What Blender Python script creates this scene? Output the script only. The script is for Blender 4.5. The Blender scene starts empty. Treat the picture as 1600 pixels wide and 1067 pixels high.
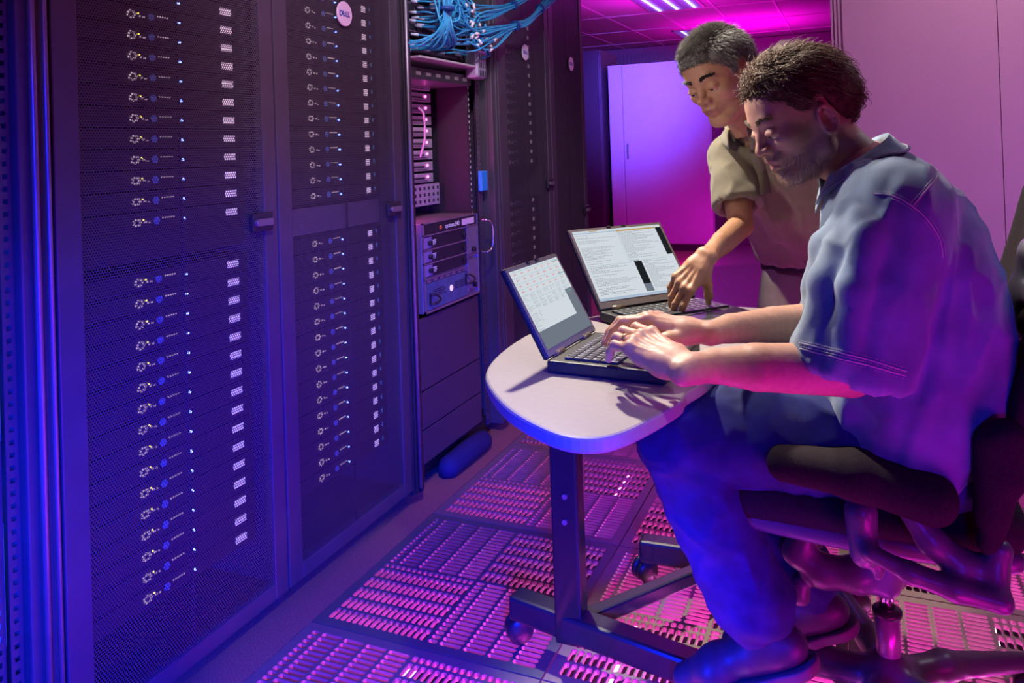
import bpy, bmesh, math, random
import numpy as np
from mathutils import Vector, Matrix
random.seed(7); rng = np.random.default_rng(5)
SC = bpy.context.scene
COL = SC.collection
V = Vector

# ------------------------------------------------------------------ camera
FPX, YAW, PITCH, ROLL, PY, CH = 1233.4, 0.4091, 0.0097, -0.03356, 220.6, 1.148
_cy, _sy, _cp, _sp = math.cos(YAW), math.sin(YAW), math.cos(PITCH), math.sin(PITCH)
CF = V((-_sy*_cp, _cy*_cp, _sp))
_r0 = V((_cy, _sy, 0)); _u0 = _r0.cross(CF)
CR = _r0*math.cos(ROLL)+_u0*math.sin(ROLL)
CU = -_r0*math.sin(ROLL)+_u0*math.cos(ROLL)
CC = V((0, 0, CH))
cam_d = bpy.data.cameras.new('camera'); cam = bpy.data.objects.new('camera', cam_d); COL.objects.link(cam)
mw = Matrix((CR, CU, -CF)).transposed().to_4x4(); mw.translation = CC
cam.matrix_world = mw
cam_d.sensor_width = 36; cam_d.lens = FPX*36/1600
cam_d.shift_x = 0; cam_d.shift_y = -(533.5-PY)/1600
cam_d.clip_start = 0.05; cam_d.clip_end = 60
SC.camera = cam
def ray(px, py): return CF+CR*((px-800)/FPX)+CU*((PY-py)/FPX)
def at_z(px, py, z=0.0): d = ray(px, py); return CC+d*((z-CC.z)/d.z)
def at_x(px, py, x): d = ray(px, py); return CC+d*(x/d.x)
def at_y(px, py, y): d = ray(px, py); return CC+d*(y/d.y)

# ------------------------------------------------------------------ view, world, large lights
SC.view_settings.view_transform = 'Standard'; SC.view_settings.look = 'None'
SC.view_settings.gamma = 1; SC.view_settings.exposure = 0.0
SC.view_settings.use_curve_mapping = False
w = bpy.data.worlds.new('world'); SC.world = w; w.use_nodes = True
w.node_tree.nodes['Background'].inputs[0].default_value = (0.10, 0.02, 0.45, 1)
w.node_tree.nodes['Background'].inputs[1].default_value = 0.03
def lamp(name, kind, loc, target, color, energy, size=0.3, spot=60, blend=0.4, size_y=None):
    d = bpy.data.lights.new(name, kind); o = bpy.data.objects.new(name, d); COL.objects.link(o)
    d.color = color; d.energy = energy
    o.location = loc
    o.rotation_euler = (V(target)-V(loc)).to_track_quat('-Z', 'Y').to_euler()
    if kind == 'AREA':
        d.size = size
        if size_y: d.shape = 'RECTANGLE'; d.size_y = size_y
    if kind == 'SPOT':
        d.spot_size = math.radians(spot); d.spot_blend = blend; d.shadow_soft_size = size
    return o
BLUE = (0.0, 0.015, 1.0); MAG = (1.0, 0.0, 0.75)
lamp('blue_low_light', 'SPOT', (0.15, -0.25, 0.9), (-1.25, 1.35, 0.05), BLUE, 1100, 0.15, 62, 0.9)
lamp('blue_leg_light', 'SPOT', (-0.85, 0.75, 0.32), (-0.12, 1.62, 0.24), BLUE, 95, 0.10, 36, 0.6)
lamp('blue_rack_light', 'SPOT', (-0.6, 0.0, 1.6), (-1.5, 0.75, 0.9), BLUE, 90, 0.1, 60, 0.9)
lamp('blue_shirt_light', 'SPOT', (0.5, -0.2, 0.8), (0.12, 1.6, 0.72), BLUE, 42, 0.1, 28, 0.8)
lamp('rack_wash_light', 'SPOT', (-0.25, 0.7, 2.4), (-1.34, 2.25, 1.15), (0.75, 0.45, 0.72), 150, 0.15, 50, 0.8)
lamp('rack_purple_light', 'SPOT', (-0.2, 0.1, 2.2), (-1.34, 1.6, 1.45), (0.7, 0.18, 0.7), 16, 0.15, 42, 0.9)
lamp('magenta_low_light', 'AREA', (0.35, 1.0, 0.12), (0.05, 1.6, 0.55), (1.0, 0.0, 0.65), 3.5, 0.3)
lamp('magenta_side_light', 'AREA', (1.3, 0.7, 0.35), (-0.1, 1.5, 0.75), (1.0, 0.0, 0.55), 5, 0.5)
lamp('magenta_room_light', 'AREA', (-1.5, 7.3, 0.15), (-1.9, 8.4, 0.35), MAG, 6, 0.5)
lamp('magenta_ceiling_light', 'AREA', (-1.5, 7.6, 2.08), (-1.5, 7.61, 2.6), MAG, 22, 1.2)
lamp('magenta_far_light', 'AREA', (-1.2, 10.2, 2.08), (-1.2, 10.21, 2.6), MAG, 24, 1.2)
lamp('magenta_aisle_light', 'AREA', (-0.9, 5.9, 2.5), (-0.9, 5.91, 0), (0.8, 0.03, 1.0), 16, 1.0)
lamp('hair_light', 'SPOT', (-0.60, 2.1, 2.52), (-0.22, 1.88, 1.45), (1.0, 0.92, 0.82), 85, 0.05, 42, 0.6)
lamp('magenta_back_light', 'SPOT', (0.3, 7.0, 1.9), (-0.6, 9.4, 1.2), MAG, 60, 0.3, 60, 0.8)
lamp('face_light', 'SPOT', (-1.15, 1.15, 1.5), (-0.30, 1.95, 1.30), (1.0, 0.82, 0.62), 24, 0.05, 34, 0.6)
lamp('forehead_light', 'SPOT', (-1.05, 1.75, 1.70), (-0.20, 1.57, 1.17), (1.0, 0.88, 0.75), 70, 0.04, 24, 0.5)
lamp('cable_light', 'SPOT', (-0.35, 1.7, 2.35), (-1.34, 2.75, 1.55), (0.8, 0.9, 1.0), 55, 0.08, 42, 0.8)
lamp('white_key_light', 'SPOT', (-1.15, 2.45, 2.35), (-0.15, 1.75, 1.05), (1.0, 0.88, 0.70), 300, 0.05, 55, 0.4)
lamp('white_top_light', 'SPOT', (0.5, 0.35, 2.3), (-0.52, 1.22, 0.72), (1.0, 0.85, 0.85), 40, 0.05, 20, 0.5)
lamp('back_light', 'SPOT', (1.2, 2.6, 2.3), (0.15, 1.6, 0.95), (0.75, 0.85, 1.0), 30, 0.1, 40, 0.6)
lamp('wall_light', 'AREA', (0.9, 3.3, 2.45), (0.9, 4.6, 1.5), (1.0, 0.50, 0.62), 11, 0.5)
lamp('violet_wall_light', 'AREA', (1.9, 3.0, 0.6), (0.6, 4.6, 0.8), (0.65, 0.18, 1.0), 14, 0.6)
lamp('cabinet_light', 'SPOT', (-1.2, 5.6, 2.3), (-2.2, 8.4, 1.7), (0.13, 0.08, 1.0), 1500, 0.3, 38, 1.0)

# ------------------------------------------------------------------ materials
MATS = {}
def mat(name, col, rough=0.5, metal=0.0, noise=0.0, scale=40, bump=0.0, bscale=200, spec=0.5, emit=None, estr=0, vcol=False, sheen=0):
    if name in MATS: return MATS[name]
    m = bpy.data.materials.new(name); m.use_nodes = True; nt = m.node_tree
    b = nt.nodes['Principled BSDF']; L = nt.links.new
    b.inputs['Base Color'].default_value = (*col, 1); b.inputs['Roughness'].default_value = rough
    b.inputs['Metallic'].default_value = metal; b.inputs['Specular IOR Level'].default_value = spec
    if sheen: b.inputs['Sheen Weight'].default_value = sheen
    if emit: b.inputs['Emission Color'].default_value = (*emit, 1); b.inputs['Emission Strength'].default_value = estr
    tc = nt.nodes.new('ShaderNodeTexCoord')
    src = None
    if vcol:
        a = nt.nodes.new('ShaderNodeAttribute'); a.attribute_name = 'tint'; src = a.outputs['Color']
    if noise or vcol:
        n = nt.nodes.new('ShaderNodeTexNoise'); n.inputs['Scale'].default_value = scale; n.inputs['Detail'].default_value = 4
        L(tc.outputs['Object'], n.inputs['Vector'])
        mr = nt.nodes.new('ShaderNodeMapRange'); L(n.outputs['Fac'], mr.inputs['Value'])
        mr.inputs['From Min'].default_value = .25; mr.inputs['From Max'].default_value = .75
        mr.inputs['To Min'].default_value = 1-noise; mr.inputs['To Max'].default_value = 1+noise
        vm = nt.nodes.new('ShaderNodeVectorMath'); vm.operation = 'SCALE'
        if src: L(src, vm.inputs[0])
        else: vm.inputs[0].default_value = col
        L(mr.outputs['Result'], vm.inputs['Scale']); L(vm.outputs[0], b.inputs['Base Color'])
    if bump:
        n = nt.nodes.new('ShaderNodeTexNoise'); n.inputs['Scale'].default_value = bscale; n.inputs['Detail'].default_value = 3
        L(tc.outputs['Object'], n.inputs['Vector'])
        bp = nt.nodes.new('ShaderNodeBump'); bp.inputs['Strength'].default_value = bump; bp.inputs['Distance'].default_value = .002
        L(n.outputs['Fac'], bp.inputs['Height']); L(bp.outputs['Normal'], b.inputs['Normal'])
    MATS[name] = m; return m
def mesh_metal():
    # perforated steel: hexagonal rows of round holes cut through the sheet
    m = bpy.data.materials.new('perforated_steel'); m.use_nodes = True; nt = m.node_tree; L = nt.links.new
    b = nt.nodes['Principled BSDF']; b.inputs['Base Color'].default_value = (0.10, 0.10, 0.115, 1)
    b.inputs['Roughness'].default_value = .45; b.inputs['Metallic'].default_value = .3
    tc = nt.nodes.new('ShaderNodeTexCoord'); sp = nt.nodes.new('ShaderNodeSeparateXYZ'); L(tc.outputs['Object'], sp.inputs[0])
    def M(op, a, bb=None):
        n = nt.nodes.new('ShaderNodeMath'); n.operation = op
        for i, q in enumerate((a, bb)):
            if q is None: continue
            if isinstance(q, (int, float)): n.inputs[i].default_value = q
            else: L(q, n.inputs[i])
        return n.outputs[0]
    P = .0062; PV = P*.866
    row = M('DIVIDE', sp.outputs['Z'], PV)
    odd = M('MODULO', M('FLOOR', M('ADD', row, 1000.0)), 2.0)
    u = M('ADD', M('DIVIDE', sp.outputs['Y'], P), M('MULTIPLY', odd, .5))
    fu = M('SUBTRACT', M('FRACT', M('ADD', u, 1000.0)), .5)
    fv = M('MULTIPLY', M('SUBTRACT', M('FRACT', M('ADD', row, 1000.0)), .5), .866)
    r2 = M('ADD', M('MULTIPLY', fu, fu), M('MULTIPLY', fv, fv))
    hole = M('LESS_THAN', r2, .36*.36)
    tr = nt.nodes.new('ShaderNodeBsdfTransparent'); mx = nt.nodes.new('ShaderNodeMixShader')
    L(hole, mx.inputs[0]); L(b.outputs[0], mx.inputs[1]); L(tr.outputs[0], mx.inputs[2])
    L(mx.outputs[0], nt.nodes['Material Output'].inputs['Surface'])
    return m
def emis(name, col, s):
    if name in MATS: return MATS[name]
    m = bpy.data.materials.new(name); m.use_nodes = True; nt = m.node_tree
    e = nt.nodes.new('ShaderNodeEmission'); e.inputs[0].default_value = (*col, 1); e.inputs[1].default_value = s
    nt.links.new(e.outputs[0], nt.nodes['Material Output'].inputs['Surface']); MATS[name] = m; return m
MESH = mesh_metal()
BLACK = mat('black_enamel', (.030, .030, .036), .35, 0, .15, 12)
BLACKM = mat('matt_black_plastic', (.016, .016, .019), .5, 0, .2, 60, .2, 500)
RACKM = mat('charcoal_powder_coat', (.085, .080, .095), .42, .2, .12, 9, .15, 900)
GREY = mat('grey_steel', (.30, .30, .31), .38, .6, .1, 20)
SILV = mat('brushed_silver', (.62, .61, .60), .3, .8, .08, 60)
CHROME = mat('chrome', (.8, .8, .82), .12, 1.0)
BEZ = mat('server_bezel', (.016, .016, .020), .45, 0, .2, 30)
LABEL = mat('white_label', (.80, .76, .78), .6, emit=(.8, .55, .75), estr=.0)
WHITE = mat('white_plastic', (.75, .74, .74), .5)
PINKISH = mat('server_face_grey', (.42, .40, .44), .4, .3, .12, 30)
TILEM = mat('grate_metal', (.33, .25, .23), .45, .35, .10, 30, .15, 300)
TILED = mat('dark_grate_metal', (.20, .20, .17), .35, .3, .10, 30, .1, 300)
CARPET = mat('speckled_floor', (.34, .15, .12), .9, 0, .45, 260, .5, 400)
FLOORM = mat('speckled_vinyl', (.34, .24, .30), .45, 0, .35, 200, .1, 400)
WALLM = mat('painted_wall', (.62, .56, .60), .45, 0, .03, 3, .05, 300)
CEILM = mat('ceiling_tile', (.55, .52, .55), .8, 0, .12, 60, .3, 300)

# ------------------------------------------------------------------ object helpers
def link(o, parent=None):
    COL.objects.link(o)
    if parent is not None: o.parent = parent
    return o
def mesh_obj(name, bm, m=None, parent=None, smooth=False, loc=None, bevel=0):
    me = bpy.data.meshes.new(name)
    bmesh.ops.recalc_face_normals(bm, faces=bm.faces[:])
    if smooth:
        for f in bm.faces: f.smooth = True
    bm.to_mesh(me); bm.free()
    for k in (m if isinstance(m, (list, tuple)) else [m]):
        if k: me.materials.append(k)
    o = bpy.data.objects.new(name, me); link(o, parent)
    if loc is not None: o.location = loc
    if bevel:
        b = o.modifiers.new('bevel', 'BEVEL'); b.width = bevel; b.segments = 2; b.limit_method = 'ANGLE'
    return o
def tag(o, label=None, cat=None, group=None, kind=None):
    if label: o['label'] = label
    if cat: o['category'] = cat
    if group: o['group'] = group
    if kind: o['kind'] = kind
    return o
def empty(name, loc=(0, 0, 0), label=None, cat=None, group=None, M=None):
    o = bpy.data.objects.new(name, None); o.empty_display_size = .1; COL.objects.link(o)
    if M is not None: o.matrix_world = M
    else: o.location = loc
    return tag(o, label, cat, group)
def bx(bm, a, b, mi=0, M=None):
    x0, y0, z0 = a; x1, y1, z1 = b
    vs = [bm.verts.new((M @ V(p)) if M is not None else p) for p in ((x0,y0,z0),(x1,y0,z0),(x1,y1,z0),(x0,y1,z0),(x0,y0,z1),(x1,y0,z1),(x1,y1,z1),(x0,y1,z1))]
    for q in ((3,2,1,0),(4,5,6,7),(0,1,5,4),(1,2,6,5),(2,3,7,6),(3,0,4,7)):
        bm.faces.new([vs[i] for i in q]).material_index = mi
    return bm
def box(name, a, b, m, parent=None, bevel=0, M=None):
    bm = bmesh.new(); bx(bm, a, b, 0, M); return mesh_obj(name, bm, m, parent, bevel=bevel)
def tube(bm, pts, r, n=8, mi=0, cap=True, sq=None):
    """round tube through pts; r number or list"""
    pts = [V(p) for p in pts]; N = len(pts)
    rs = r if isinstance(r, (list, tuple)) else [r]*N
    rings = []; up = None
    for i, p in enumerate(pts):
        t = (pts[min(i+1, N-1)]-pts[max(i-1, 0)]).normalized()
        if up is None:
            up = t.orthogonal().normalized()
            if abs(t.z) < .9: up = (V((0, 0, 1))-t*t.z).normalized()
        else: up = (up-t*up.dot(t)).normalized()
        sd = t.cross(up)
        ring = []
        for k in range(n):
            a = 2*math.pi*(k+.5)/n
            su, ss = (1, 1) if sq is None else sq
            ring.append(bm.verts.new(p+up*(math.cos(a)*rs[i]*su)+sd*(math.sin(a)*rs[i]*ss)))
        rings.append(ring)
    for i in range(N-1):
        for k in range(n):
            f = bm.faces.new((rings[i][k], rings[i][(k+1) % n], rings[i+1][(k+1) % n], rings[i+1][k])); f.smooth = True; f.material_index = mi
    if cap:
        bm.faces.new(list(reversed(rings[0]))).material_index = mi; bm.faces.new(rings[-1]).material_index = mi
    return bm
def catmull(P, n=6):
    P = [V(p) for p in P]; Q = [P[0]*2-P[1]]+P+[P[-1]*2-P[-2]]; out = []
    for i in range(1, len(Q)-2):
        for k in range(n):
            t = k/n; a, b, c, d = Q[i-1:i+3]
            out.append(.5*((2*b)+(c-a)*t+(2*a-5*b+4*c-d)*t*t+(3*b-a-3*c+d)*t**3))
    out.append(P[-1]); return out
def lathe(bm, prof, n=20, M=Matrix(), mi=0):
    rings = []
    for r, z in prof:
        rings.append([bm.verts.new(M @ V((r*math.cos(2*math.pi*k/n), r*math.sin(2*math.pi*k/n), z))) for k in range(n)])
    for i in range(len(rings)-1):
        for k in range(n):
            f = bm.faces.new((rings[i][k], rings[i][(k+1) % n], rings[i+1][(k+1) % n], rings[i+1][k])); f.smooth = True; f.material_index = mi
    bm.faces.new(list(reversed(rings[0]))).material_index = mi; bm.faces.new(rings[-1]).material_index = mi
    return bm
def prism(bm, outline, z0, z1, mi=0, M=None):
    f = (lambda p: M @ V(p)) if M is not None else V
    a = [bm.verts.new(f((x, y, z0))) for x, y in outline]; b = [bm.verts.new(f((x, y, z1))) for x, y in outline]
    n = len(a)
    bm.faces.new(list(reversed(a))).material_index = mi; bm.faces.new(b).material_index = mi
    for k in range(n): bm.faces.new((a[k], a[(k+1) % n], b[(k+1) % n], b[k])).material_index = mi
    return bm
def disc(bm, c, r, t, axis='x', n=24, mi=0, ry=None):
    R = {'x': Matrix.Rotation(math.pi/2, 4, 'Y'), 'y': Matrix.Rotation(-math.pi/2, 4, 'X'), 'z': Matrix()}[axis]
    M = Matrix.Translation(c) @ R
    lathe(bm, [(r*.96, 0), (r, t*.3), (r, t*.7), (r*.96, t)], n, M, mi)
    return bm
def text_mesh(name, s, size, M, m, parent=None, depth=.0004, bold=0, align='CENTER'):
    c = bpy.data.curves.new('t', 'FONT'); c.body = s; c.size = size; c.extrude = depth; c.align_x = align; c.align_y = 'CENTER'; c.offset = bold
    o = bpy.data.objects.new('t', c); COL.objects.link(o)
    dg = bpy.context.evaluated_depsgraph_get(); me = bpy.data.meshes.new_from_object(o.evaluated_get(dg))
    bpy.data.objects.remove(o); bpy.data.curves.remove(c)
    me.name = name; me.materials.clear(); me.materials.append(m); me.transform(M)
    return link(bpy.data.objects.new(name, me), parent)
def join_meshes(name, parts, parent):
    bm = bmesh.new()
    ms = []
    for o in parts:
        bm.from_mesh(o.data); ms = o.data.materials[:]; bpy.data.objects.remove(o)
    me = bpy.data.meshes.new(name); bm.to_mesh(me); bm.free()
    for k in ms: me.materials.append(k)
    return link(bpy.data.objects.new(name, me), parent)
CHILD = {}
def copy_tree(o, parent=None):
    c = o.copy(); COL.objects.link(c)
    if parent is not None: c.parent = parent
    for ch in CHILD.get(o.name) or [k for k in o.children]:
        copy_tree(ch, c)
    return c
def place(o, M): o.matrix_world = M; return o
# ------------------------------------------------------------------ room
def struct(o): o['kind'] = 'structure'; return o
X0, Y0, TS = -1.269, 1.5856, .6096
NX = 4; YA = Y0-TS; YB = Y0+3*TS-TS   # grated tiles cover YA .. Y0+3*TS-... (four rows)
ROWS = [Y0-TS, Y0, Y0+TS, Y0+2*TS]
XE = X0+NX*TS; YE = Y0+3*TS
bm = bmesh.new()
bx(bm, (-5, -1.5, -.03), (X0-.002, 14.8, 0)); bx(bm, (X0-.002, YE+.002, -.03), (4, 14.8, 0), 1)
bx(bm, (XE+.002, -1.5, -.03), (4, YE+.002, 0)); bx(bm, (X0-.002, -1.5, -.03), (XE+.002, YA-.002, 0))
struct(mesh_obj('floor', bm, [CARPET, FLOORM]))
SUB = mat('subfloor_paint', (.05, .035, .045), .5, 0, .3, 5)
struct(box('floor_slab', (-5, -1.5, -.62), (4, 14.8, -.60), SUB))
struct(box('ceiling', (-5, -1.5, 2.62), (4, 14.8, 2.70), CEILM))
bm = bmesh.new()   # tee bars of the ceiling grid
for i in range(15): bx(bm, (-5+i*.6096-.012, -1.4, 2.612), (-5+i*.6096+.012, 14.7, 2.6215))
for j in range(13): bx(bm, (-5, .2+j*1.2192-.012, 2.610), (4, .2+j*1.2192+.012, 2.6195))
struct(mesh_obj('ceiling_grid', bm, mat('tee_bar', (.75, .7, .75), .5)))
struct(box('wall_back', (-5, 12.9, 0), (4, 13.1, 2.62), WALLM))
struct(box('wall_left', (-5.1, -1.5, 0), (-5, 13.1, 2.62), WALLM))
YW = 4.62; XL = at_y(1303, 60, YW).x
seam = at_y(1565, 200, YW).x
bm = bmesh.new()
for a, b in ((XL+.045, seam-.002), (seam+.002, seam+.62), (seam+.624, 2.9)):
    bx(bm, (a, YW, 0), (b, YW+.1, 2.62))
struct(mesh_obj('wall_right', bm, WALLM))
struct(box('wall_right_core', (XL+.05, YW+.012, 0), (2.9, YW+.09, 2.6), mat('seam_dark', (.12, .05, .1), .8)))
bm = bmesh.new()
for k in range(3): bx(bm, (XL-.012+k*.018, YW-.006+.006*k, 0), (XL-.002+k*.018, YW+.11, 2.62))
bx(bm, (XL, YW+.02, 0), (XL+.06, YW+.10, 2.61))
struct(mesh_obj('trim_1', bm, WALLM))
struct(box('baseboard_right', (XL+.05, YW-.012, 0), (2.9, YW-.001, .09), mat('vinyl_base', (.2, .17, .2), .5)))
# soffit and dark column beyond the cabinets
struct(box('trim_2', (-4.2, 11.7, 2.2), (1.5, 12.6, 2.61), mat('soffit_paint', (.30, .25, .30), .7)))
bm = bmesh.new()
for k in range(16): bx(bm, (-3.25+k*.06, 11.685, 2.28), (-3.225+k*.06, 11.699, 2.52))
tag(mesh_obj('air_grille', bm, GREY), 'slatted air grille in the dark soffit above the tall violet cabinet', 'vent')

# tall cabinet with a blue-violet sheen, far down the aisle
ca = at_y(948, 98, 8.43); cb = at_y(1108, 98, 8.43)
t = empty('storage_cabinet', (ca.x, 8.43, 0), 'tall plain metal cabinet glowing blue and violet at the end of the aisle', 'cabinet')
CAB = mat('cabinet_enamel', (.55, .5, .62), .33, 0, .04, 5)
Wc = cb.x-ca.x
box('body', (0, .02, .07), (Wc, .7, 2.03), CAB, t, .006)
box('door', (.012, 0, .08), (.16, .019, 2.02), CAB, t, .003)
d = box('door', (.166, 0, .08), (Wc-.012, .019, 2.02), CAB, t, .003)
box('handle', (.2, -.02, 1.0), (.215, 0, 1.16), GREY, d, .002)
box('plinth', (.0, .03, 0), (Wc, .68, .069), BLACKM, t)
t = empty('equipment_cabinet', (ca.x-.42, 8.3, 0), 'dark cabinet left of the violet one, half hidden by the server racks', 'cabinet')
box('body', (0, .02, .0), (.38, .7, 2.2), mat('dark_cabinet', (.05, .03, .05), .5), t, .006)
box('door', (.01, 0, .05), (.37, .019, 2.15), mat('dark_cabinet', (.05, .03, .05), .5), t, .006)
t = empty('equipment_cabinet', (cb.x+.06, 9.0, 0), 'low-lit cabinet right of the violet one behind the standing man', 'cabinet')
box('body', (0, .02, .0), (1.3, .7, 2.05), mat('plum_cabinet', (.16, .10, .16), .5), t, .006)
for k in range(2): box('door', (.01+.65*k, 0, .05), (.64+.65*k, .019, 2.0), mat('plum_cabinet', (.16, .10, .16), .5), t, .004)

# ceiling troffers
TUBE = emis('troffer_tube', (.62, .62, 1.0), 4.5)
def troffer(x, y, label):
    t = empty('ceiling_light', (x, y, 2.60), label, 'ceiling light', 'louvred ceiling lights')
    bm = bmesh.new()
    for a, b in (((-.3, -.6, 0), (.3, -.58, .05)), ((-.3, .58, 0), (.3, .6, .05)), ((-.3, -.6, 0), (-.28, .6, .05)), ((.28, -.6, 0), (.3, .6, .05))): bx(bm, a, b)
    mesh_obj('frame', bm, SILV, t)
    bm = bmesh.new()
    for k in (-.1, .1): bx(bm, (k-.004, -.58, -.002), (k+.004, .58, .03))
    for k in range(18): bx(bm, (-.28, -.56+k*.0655, 0), (.28, -.556+k*.0655, .028))
    mesh_obj('louvre', bm, mat('louvre_blue', (.45, .45, .8), .3, .7), t)
    for k in (-.19, 0, .19):
        bm = bmesh.new(); tube(bm, [(k, -.56, .018), (k, .56, .018)], .0165, 10); mesh_obj('lamp_tube', bm, TUBE, t)
    bm = bmesh.new(); bx(bm, (-.28, -.58, .03), (.28, .58, .034)); mesh_obj('reflector', bm, TUBE, t)
p1 = at_z(1040, 5, 2.6); p2 = at_z(1088, 48, 2.6)
troffer(p1.x+.02, p1.y-.1, 'louvred ceiling light nearest the camera, above the aisle')
troffer(p2.x, p2.y+.5, 'louvred ceiling light farther off, just above the standing man\'s hair')

# ------------------------------------------------------------------ raised floor tiles with slots
def tile_mesh():
    bm = bmesh.new(); S = TS-.003; th = .028; mg = .022
    q = (S-2*mg)/2
    holes = []   # (x0,y0,x1,y1)
    def xs_block(ox, oy):   # slots long in x
        cols = [(.006, .030)]+[(.036+k*.062, .092+k*.062) for k in range(4)]
        n = 16; p = (q-.006)/n
        for a, b in cols:
            for r in range(n):
                holes.append((ox+a, oy+.004+r*p+.0016, ox+min(b, q-.003), oy+.004+(r+1)*p-.0016))
    def ys_block(ox, oy):
        rows = [(.006+k*.0505, .0505+k*.0505) for k in range(5)]+[(.2585, q-.003)]
        n = 16; p = (q-.006)/n
        for a, b in rows:
            for r in range(n):
                holes.append((ox+.004+r*p+.0016, oy+a, ox+.004+(r+1)*p-.0016, oy+b))
    xs_block(mg, mg+q); ys_block(mg+q, mg+q); ys_block(mg, mg); xs_block(mg+q, mg)
    H = [h for h in holes if h[2]-h[0] > .004 and h[3]-h[1] > .004]
    # fill each block by lattice cells
    def lattice(hs, bx0, by0, bx1, by1):
        xs = sorted({round(v, 5) for h in hs for v in (h[0], h[2])}|{round(bx0, 5), round(bx1, 5)})
        ys = sorted({round(v, 5) for h in hs for v in (h[1], h[3])}|{round(by0, 5), round(by1, 5)})
        hk = {(round(h[0], 5), round(h[1], 5)) for h in hs}
        vt = {}
        def g(x, y, z):
            k = (x, y, z)
            if k not in vt: vt[k] = bm.verts.new((x, y, z))
            return vt[k]
        for i in range(len(xs)-1):
            for j in range(len(ys)-1):
                a, b, c, d = xs[i], ys[j], xs[i+1], ys[j+1]
                if (a, b) in hk:
                    ch = min(c-a, d-b)*.3
                    o = [(a+ch, b), (c-ch, b), (c, b+ch), (c, d-ch), (c-ch, d), (a+ch, d), (a, d-ch), (a, b+ch)]
                    for k in range(8):
                        p, r = o[k], o[(k+1) % 8]
                        bm.faces.new((g(*p, 0), g(*r, 0), g(*r, -.012), g(*p, -.012)))
                    for cn, e, f in (((a, b), o[7], o[0]), ((c, b), o[1], o[2]), ((c, d), o[3], o[4]), ((a, d), o[5], o[6])):
                        bm.faces.new((g(*cn, 0), g(*e, 0), g(*f, 0)))
                else: bm.faces.new((g(a, b, 0), g(c, b, 0), g(c, d, 0), g(a, d, 0)))
    bl = [(mg, mg+q), (mg+q, mg+q), (mg, mg), (mg+q, mg)]
    for k, (ox, oy) in enumerate(bl):
        hs = [h for h in H if ox-1e-6 <= h[0] < ox+q-1e-6 and oy-1e-6 <= h[1] < oy+q-1e-6]
        lattice(hs, ox, oy, ox+q, oy+q)
    def quad(a, b, c, d): bm.faces.new([bm.verts.new(p) for p in (a, b, c, d)])
    e = .0015
    quad((e, e, 0), (S, e, 0), (S, mg, 0), (e, mg, 0)); quad((e, S-mg, 0), (S, S-mg, 0), (S, S, 0), (e, S, 0))
    quad((e, mg, 0), (mg, mg, 0), (mg, S-mg, 0), (e, S-mg, 0)); quad((S-mg, mg, 0), (S, mg, 0), (S, S-mg, 0), (S-mg, S-mg, 0))
    for a, b in (((e, e), (S, e)), ((S, e), (S, S)), ((S, S), (e, S)), ((e, S), (e, e))):
        quad((*a, 0), (*b, 0), (*b, -th), (*a, -th))
    me = bpy.data.meshes.new('floor_tile'); bm.to_mesh(me); bm.free(); me.materials.append(TILEM); return me
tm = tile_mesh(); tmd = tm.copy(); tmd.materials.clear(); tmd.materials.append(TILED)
colw = ['against the rack row', 'second out from the racks', 'third out from the racks', 'farthest from the racks']
roww = ['in the row nearest the camera', 'in the row under the front table foot', 'in the row under the table', 'in the farthest slotted row']
for i in range(NX):
    for j in range(4):
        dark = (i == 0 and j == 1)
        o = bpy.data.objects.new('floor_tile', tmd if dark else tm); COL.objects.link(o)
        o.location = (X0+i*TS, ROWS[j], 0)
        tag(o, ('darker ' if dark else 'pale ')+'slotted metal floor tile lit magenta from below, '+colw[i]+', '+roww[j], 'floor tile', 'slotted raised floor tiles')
# lamps under the floor
TUBEM = emis('magenta_gel_tube', (1.0, .10, .72), 15)
TUBEW = emis('pale_gel_tube', (1.0, .55, .70), 16)
k = 0
for (x, y0, y1, mm) in ((-1.12, 1.0, 1.9, 0), (-.95, 1.55, 2.1, 0), (-.80, .7, 1.6, 0), (-.62, 1.3, 2.5, 0), (-.45, .6, 1.5, 0), (-.30, 1.2, 2.2, 1), (-.12, .6, 1.6, 0), (.1, 1.6, 2.4, 0), (.30, 1.5, 2.6, 1), (.52, 1.2, 2.4, 0), (.75, 1.9, 3.0, 1), (-.9, 2.4, 3.2, 0), (-.45, 2.6, 3.3, 0), (1.0, 2.4, 3.3, 0)):
    bm = bmesh.new(); tube(bm, [(x, y0, -.22), (x, y1, -.22)], .010, 8)
    o = mesh_obj('underfloor_lamp', bm, TUBEW if mm else TUBEM)
    ci = max(0, min(NX-1, int((x-X0)/TS))); ri = max(0, min(3, int(((y0+y1)/2-ROWS[0])/TS)))
    wd = ['first', 'second', 'third', 'fourth']
    tag(o, 'magenta tube lamp under floor slots, %s column from the racks, %s row, %s side' % (wd[ci], wd[ri], ['left', 'middle', 'right'][min(2, int(((x-X0)/TS % 1)*3))]), 'lamp', 'tube lamps under the slotted floor')
    k += 1
lamp('underfloor_glow', 'AREA', (-.3, 1.9, -.08), (-.3, 1.9, -1), MAG, 1.2, 2.6, size_y=2.4)
for x, y, e in ((-.42, 1.45, 6), (.0, 1.35, 6), (.45, 1.95, 6), (-.9, 1.3, 2), (-.75, 2.3, 2), (-.1, 2.2, 5), (.75, 2.6, 4)):
    lamp('underfloor_flood', 'AREA', (x, y, -.42), (x, y, 1), (1.0, .03, .72), e, .32)

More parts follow.
